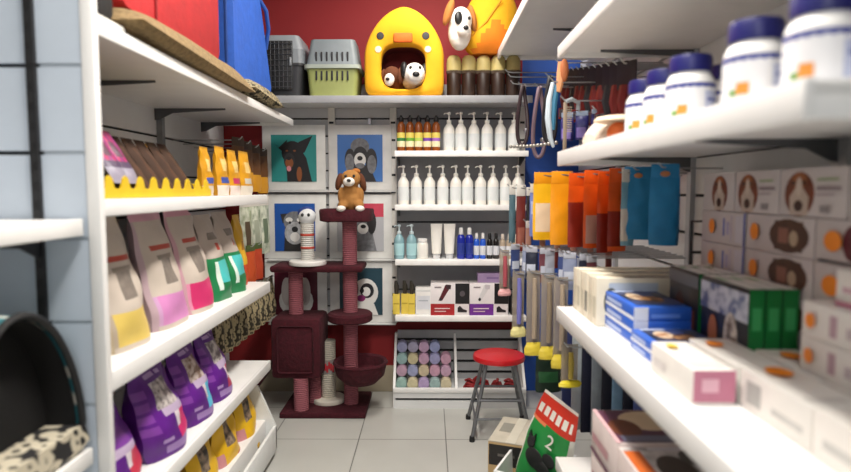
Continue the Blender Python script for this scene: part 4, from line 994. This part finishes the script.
o = carton('picture_box', (.12, .30, .32), M('#26242e', .5), [('top', rect(.1, .1, .5, .9), M('#3d3a6a', .5)), ('top', rect(.6, .3, .9, .6), M('#8d7a5a', .5))], loc=(.815, 1.38, .346)); tag(o, 'tall dark box beside the orange cat boxes on the bottom deck', 'box')

# ------------------------------------------------------------------ hanging goods, right of the back wall
def solid(m, m2=None, v1=.0, v2=0, u1=.15, u2=.85):
    return lambda u, v, fr: (m2 if m2 and v1 < v < v2 and u1 < u < u2 else m)
# top row: combs and brushes
for i in range(11):
    y = 3.22 - i * .098; zt = 2.03 - .016 * i
    red = i % 3 != 2
    t = thing('grooming_brush', '%s grooming tool hanging under the far right shelf, %s from the back wall' % ('red and black' if red else 'black', ORD[i]), 'brush', (.72, y, zt), -R90 + .6, 'grooming tools in the top hanging row')
    d1 = M('#1f1719', .5); r1 = M('#7e1a16', .45, var=.15) if red else M('#2a2a30', .5)
    MB().box((0, 0, -.05), (.085, .004, .10), M('#2a2528', .5), .001).build('header_card', t)
    MB().tube([(0, -.004, -.09), (0, -.012, -.15), (0, -.006, -.20)], [.022, .026, .018], r1).build('handle', t)
    b = MB(); b.box((0, -.008, -.225), (.075, .026, .06), r1, .006)
    for k in range(5): b.box((-.02 + .01 * k, -.022, -.225), (.003, .014, .04), STEEL)
    b.build('brush_head', t)
    hook(rg, 1.0, .72, y, zt - .012)
def loopitem(label, x, y, zt, w, h, m, r, name='dog_lead', cat='lead', grp='leads and collars on the front hooks'):
    b = MB(); b.tube([(w / 2 * math.sin(a) * (1 - .25 * math.cos(a)), .012 * math.sin(2 * a), -h / 2 + h / 2 * math.cos(a)) for a in [2 * PI * k / 28 for k in range(28)]], r, m, 8, closed=True)
    o = b.build(name, loc=(x, y, zt), rotz=.2); tag(o, label, cat, grp)
    c = MB(); c.lathe([(.012, -.01), (.014, 0), (.012, .01)], STEEL, c=(w * .36, 0, -h * .75), seg=10); c.build('clasp', o)
    hook(rg, 1.0, x, y, zt - .0)
    return o
loopitem('dark plum loop collar hanging closest to the pump bottles', .475, 3.12, 1.93, .05, .30, M('#2c1a20', .6), .010)
loopitem('mauve grey loop lead hanging beside the dark plum collar', .535, 2.98, 1.90, .055, .34, M('#6e5a64', .6), .010)
loopitem('black loop lead hanging behind the pale blue brush', .555, 2.82, 1.92, .05, .30, M('#17151a', .6), .011)
for k, (y, zt) in enumerate(((3.55, 2.08), (3.42, 2.03), (3.30, 1.97))): hook(rg, 1.0, .46, y, zt)
t = thing('bath_brush', 'pale blue and white curved bath brush hanging under the far shelf end', 'brush', (.515, 2.62, 1.86), .25)
MB().tube([(0.012, 0, 0), (-.004, 0, -.07), (-.008, 0, -.15), (.004, 0, -.235), (.02, 0, -.275)], [.008, .012, .014, .012, .006], M('#c8d6e0', .4)).build('handle', t)
MB().tube([(.034, .01, -.01), (.02, .01, -.09), (.02, .01, -.2)], [.014, .018, .01], M('#3c7fa0', .4)).build('brush_head', t); hook(rg, 1.0, .54, 2.62, 1.86)
t = thing('soft_brush', 'peach coloured brush hanging above the pale blue bath brush', 'brush', (.56, 2.63, 1.95), .2)
MB().tube([(0, 0, 0), (.006, 0, -.05), (-.008, 0, -.13)], [.012, .022, .012], M('#d89a6a', .6)).build('handle', t); MB().ell((.012, -.012, -.04), (.02, .018, .05), M('#b5683c', .7)).build('brush_head', t); hook(rg, 1.0, .56, 2.63, 1.945)
t = thing('comb', 'grey beige comb hanging to the right of the pale blue bath brush', 'comb', (.555, 2.50, 1.76), .3)
b = MB(); b.box((0, 0, -.10), (.016, .01, .2), M('#9a8a78', .5), .004)
for k in range(12): b.box((.018, 0, -.02 - .009 * k), (.026, .004, .003), M('#b9a890', .5))
b.build('comb_body', t); MB().tube([(0, 0, 0), (.03, 0, .012), (.06, 0, 0), (.06, 0, -.03)], .009, M('#a9b2b6', .4)).build('handle', t); hook(rg, 1.0, .56, 2.50, 1.765)
for i in range(3):
    hang('toy_pack', 'small purple and blue toy pack, %s from the comb in the upper hanging row' % ORD[i], 'pack', .60 + .05 * i, 2.66 - .06 * i, 1.735, .055, .12, .03, solid(M('#2a2a6c', .4), M('#8a7ac0', .4), .1, .5), -.3, 'purple blue toy packs', M('#8fa0b8', .5), rg, 1.0, 200 + i)
b = MB()
for k in range(14): b.ell((.40 + .0135 * k, 3.0 - .018 * k, 1.615 - .006 * math.sin(k * .24)), (.009, .009, .009), M('#a8a49c', .35, metal=.5), seg=8)
o = b.build('bead_chain'); tag(o, 'string of silver beads across the hooks beside the bottles', 'chain')

# middle row: coloured packs
OY = M('#ee9c12', .4, var=.08); YW = M('#f0b818', .4, var=.08); OR = M('#e85a14', .4, var=.1); RDD = M('#8e2410', .4, var=.15); CLR = M('#c99a8a', .3)
mid = [  # label, x, y, ztop, w, h, colours, rot
    ('slim teal grey pack hanging next to the white pump bottles', .405, 2.96, 1.42, .035, .28, solid(M('#4d6a74', .5)), .2),
    ('slim dark red pack hanging right of the teal grey pack', .445, 2.94, 1.42, .05, .32, solid(M('#6e2620', .5), M('#9a5a4a', .5), .1, .4), .2),
    ('slim black pack hanging between the dark red and lilac packs', .475, 2.90, 1.41, .025, .24, solid(M('#1c1a1e', .5)), .2),
    ('slim lilac blue pack hanging before the yellow packs', .485, 2.80, 1.425, .045, .24, solid(M('#6f7fbe', .4), M('#a9b4de', .4), .5, .8), .2),
    ('yellow pack with a cream panel, first of the yellow packs on the middle hooks', .515, 2.72, 1.475, .105, .30, solid(YW, M('#e6cfae', .4), .12, .62), .15),
    ('plain bright yellow orange pack hanging in the middle of the coloured packs', .565, 2.58, 1.475, .105, .31, solid(OY), .15),
    ('orange pack with dark red contents next to the bright yellow pack', .605, 2.48, 1.465, .085, .30, solid(RDD, OR, .68, 1, 0, 1), .3),
    ('orange red pack with a pale clear window in the middle hanging row', .66, 2.44, 1.475, .09, .31, solid(OR, CLR, .06, .5), .3),
    ('dark red pack with an orange top in the middle hanging row', .70, 2.40, 1.470, .08, .32, solid(RDD, OR, .6, 1, 0, 1), .3),
    ('orange red pack with dark lower half nearest the blue packs', .735, 2.36, 1.48, .09, .32, solid(OR, RDD, .05, .55, 0, 1), .3),
    ('pale teal and white pack between the orange and blue packs', .765, 2.33, 1.475, .06, .29, solid(M('#7fb0c4', .4), M('#d9d2c8', .4), .1, .6, .0, .4), .2)]
for i, (lab, x, y, zt, w, h, fn, r) in enumerate(mid):
    hang('treat_pack', lab, 'pack', x, y, zt, w, h, .03, fn, r, 'coloured packs on the middle hooks', (OY if 3 < i < 6 else OR if 5 < i < 10 else None), rg, 1.0, 220 + i)
for i, (x, y) in enumerate(((.80, 2.32), (.805, 2.07))):
    BLP = M('#1a7fb4', .6, 'fabric')
    o = hang('blue_pack', 'wide blue textile pack %s on the middle hooks' % ('beside the pale teal pack' if i == 0 else 'nearest the dog boxes'), 'pack', x, y, 1.485, .115 - .015 * i, .275, .05, solid(BLP), -.35, 'wide blue packs', BLP, rg, 1.0, 240 + i)
    q = MB(); q.ell((0, -.007, .245), (.016, .004, .01), M('#b8784a', .5)); q.build('price_sticker', o)
# hanging handles below the coloured packs
for i in range(6):
    x = .47 + .05 * i; y = 2.86 - .09 * i
    hang('handle_pack', 'thin reddish strip pack hanging low under the coloured packs, %s from the back wall' % ORD[i], 'pack', x, y, 1.25, .03, .20, .015, solid(M('#a87a6a', .5), M('#6a2420', .5), .0, .45), .2, 'thin strip packs', M('#c9beb4', .5), rg, 1.0, 250 + i)
# lower row: toothbrush packs with blue heads and yellow trays
for i in range(9):
    x = .40 + .028 * i + (.02 if i % 2 else 0); y = 2.80 - .062 * i
    col = ('#3a4a7c', '#8a93ae', '#23283c', '#6e3a44', '#b2b6c2')[i % 5]
    hang('brush_card', 'small blue brush card in the cluster under the coloured packs, %s from the back' % ORD[i], 'card', x, y, 1.145, .055, .15, .02, solid(M(col, .4), M('#c2c8d6', .4), .3, .55), .5 - .35 * (i * 7 % 4), 'blue brush cards', M('#b9bcc8', .5), rg, 1.0, 260 + i)
def toothbrush(label, x, y, zt, h, w, body, base, rot=.15):
    t = thing('toothbrush_pack', label, 'pack', (x, y, zt), rot, 'toothbrush packs on the low hooks')
    MB().box((0, .004, -h * .46), (w, .003, h * .92), M('#a89c8c', .25, alpha=.55), .001).build('backing_card', t)
    MB().tube([(0, -.010, -.03), (0, -.016, -h * .4), (0, -.012, -h * .8)], [.009, .012, .010], body).build('brush_handle', t)
    b = MB(); pouch(b, w * 1.4, h * .15, .035, solid(base), nu=8, nv=8, narrow=.3); o = b.build('yellow_tray', t); o.location = (0, -.006, -h * 1.0)
    hook(rg, 1.0, x, y, zt - .012)
CLB = M('#a99884', .35); YTR = M('#d9c23e', .4, var=.1)
for i, (lab, x, y, zt, h, w, bm_, bs) in enumerate([
    ('pink red hanging toy pack in front of the purple clipper box', .375, 3.00, 1.10, .23, .05, M('#b0505a', .4), M('#d8a0a0', .4)),
    ('lilac toothbrush pack with a pale yellow base nearest the stool', .405, 2.72, 1.03, .30, .055, M('#7a78c0', .4), M('#d9cf8a', .4)),
    ('long clear toothbrush pack with a yellow base, left one of the low row', .44, 2.52, 1.06, .36, .06, CLB, YTR),
    ('long clear toothbrush pack with a yellow base, middle one of the low row', .49, 2.46, 1.05, .35, .06, M('#8f7f6a', .4), YTR),
    ('long clear toothbrush pack with a yellow base, right one of the low row', .53, 2.40, 1.05, .37, .06, CLB, YTR),
    ('short toothbrush pack with a bright yellow base hanging lowest above the green bag', .56, 2.36, .785, .17, .07, M('#b09a3a', .4), M('#e4d02c', .4))]):
    toothbrush(lab, x, y, zt, h, w, bm_, bs)
hang('toy_pack', 'dark green and black toy pack hanging above the green litter bag', 'pack', .555, 2.75, .66, .13, .20, .05, solid(M('#16301f', .5), M('#2f6a3c', .5), .3, .6), .1, None, M('#9aa8a0', .5), rg, 1.0, 290)
# leads hanging lowest, under the right shelf
lc = [('#3d4a86', 'indigo'), ('#c2ccd2', 'pale grey'), ('#161a34', 'navy'), ('#8d97a0', 'grey'), ('#131628', 'black navy'), ('#7fa4c4', 'light blue'), ('#15182c', 'dark navy'), ('#4a5a9a', 'violet blue')]
for i, (c, nm) in enumerate(lc):
    x = .60 + .035 * i; y = 2.56 - .028 * i; h = .52
    o = MB(); o.box((0, 0, -h / 2 - .02), (.052, .012, h), M(c, .6, 'fabric'), .004); o = o.build('dog_lead', loc=(x, y, .905), rotz=.1)
    tag(o, '%s flat lead below the far end of the lower right shelf, %s from left' % (nm, ORD[i]), 'lead', 'flat leads under the lower right shelf')
    MB().box((0, -.001, -.012), (.03, .006, .03), STEEL, .002).build('clip', o)
    hook(rg, 1.0, x, y, .898)

# ------------------------------------------------------------------ lights
def fixture(label, x, y, w, l, power, col):
    t = thing('ceiling_light', label, 'ceiling light', (x, y, 3.0), 0, 'ceiling lights')
    MB().box((0, 0, -.03), (w + .06, l + .06, .06), WHITE, .006).build('housing', t)
    MB().box((0, 0, -.064), (w, l, .008), M('#fff4e4', .5, 'emit', scale=4), .002).build('diffuser', t)
    d = bpy.data.lights.new('lamp', 'AREA'); d.shape = 'RECTANGLE'; d.size = w; d.size_y = l; d.energy = power; d.color = col
    o = bpy.data.objects.new('lamp', d); COL.objects.link(o); o.location = (x, y, 2.925)
WARM = (1, .95, .88)
fixture('long ceiling light over the front of the aisle', -.02, 1.25, .22, 1.2, 60, WARM)
fixture('long ceiling light over the far end of the aisle', -.02, 2.95, .22, 1.0, 34, WARM)
fixture('long ceiling light behind the photographer', -.3, -1.6, .4, 1.6, 30, (.93, .96, 1))
w = bpy.data.worlds.new('world'); S.world = w; w.use_nodes = True
bg = w.node_tree.nodes['Background']; bg.inputs[0].default_value = (.86, .93, 1, 1); bg.inputs[1].default_value = .45

# ------------------------------------------------------------------ camera
cam = bpy.data.cameras.new('camera'); co = bpy.data.objects.new('camera', cam); COL.objects.link(co)
cam.sensor_width = 36; cam.lens = 600 / 851 * 36
co.location = (0, 0, 1.4); co.rotation_euler = (PI / 2 - math.atan(46 / 600), 0, math.atan(4.5 / 600))
cam.dof.use_dof = True; cam.dof.focus_distance = 3.5; cam.dof.aperture_fstop = 1.5
cam.clip_start = .05
S.camera = co
S.view_settings.view_transform = 'Standard'; S.view_settings.look = 'None'; S.view_settings.gamma = 1; S.view_settings.use_curve_mapping = False
S.view_settings.exposure = 0
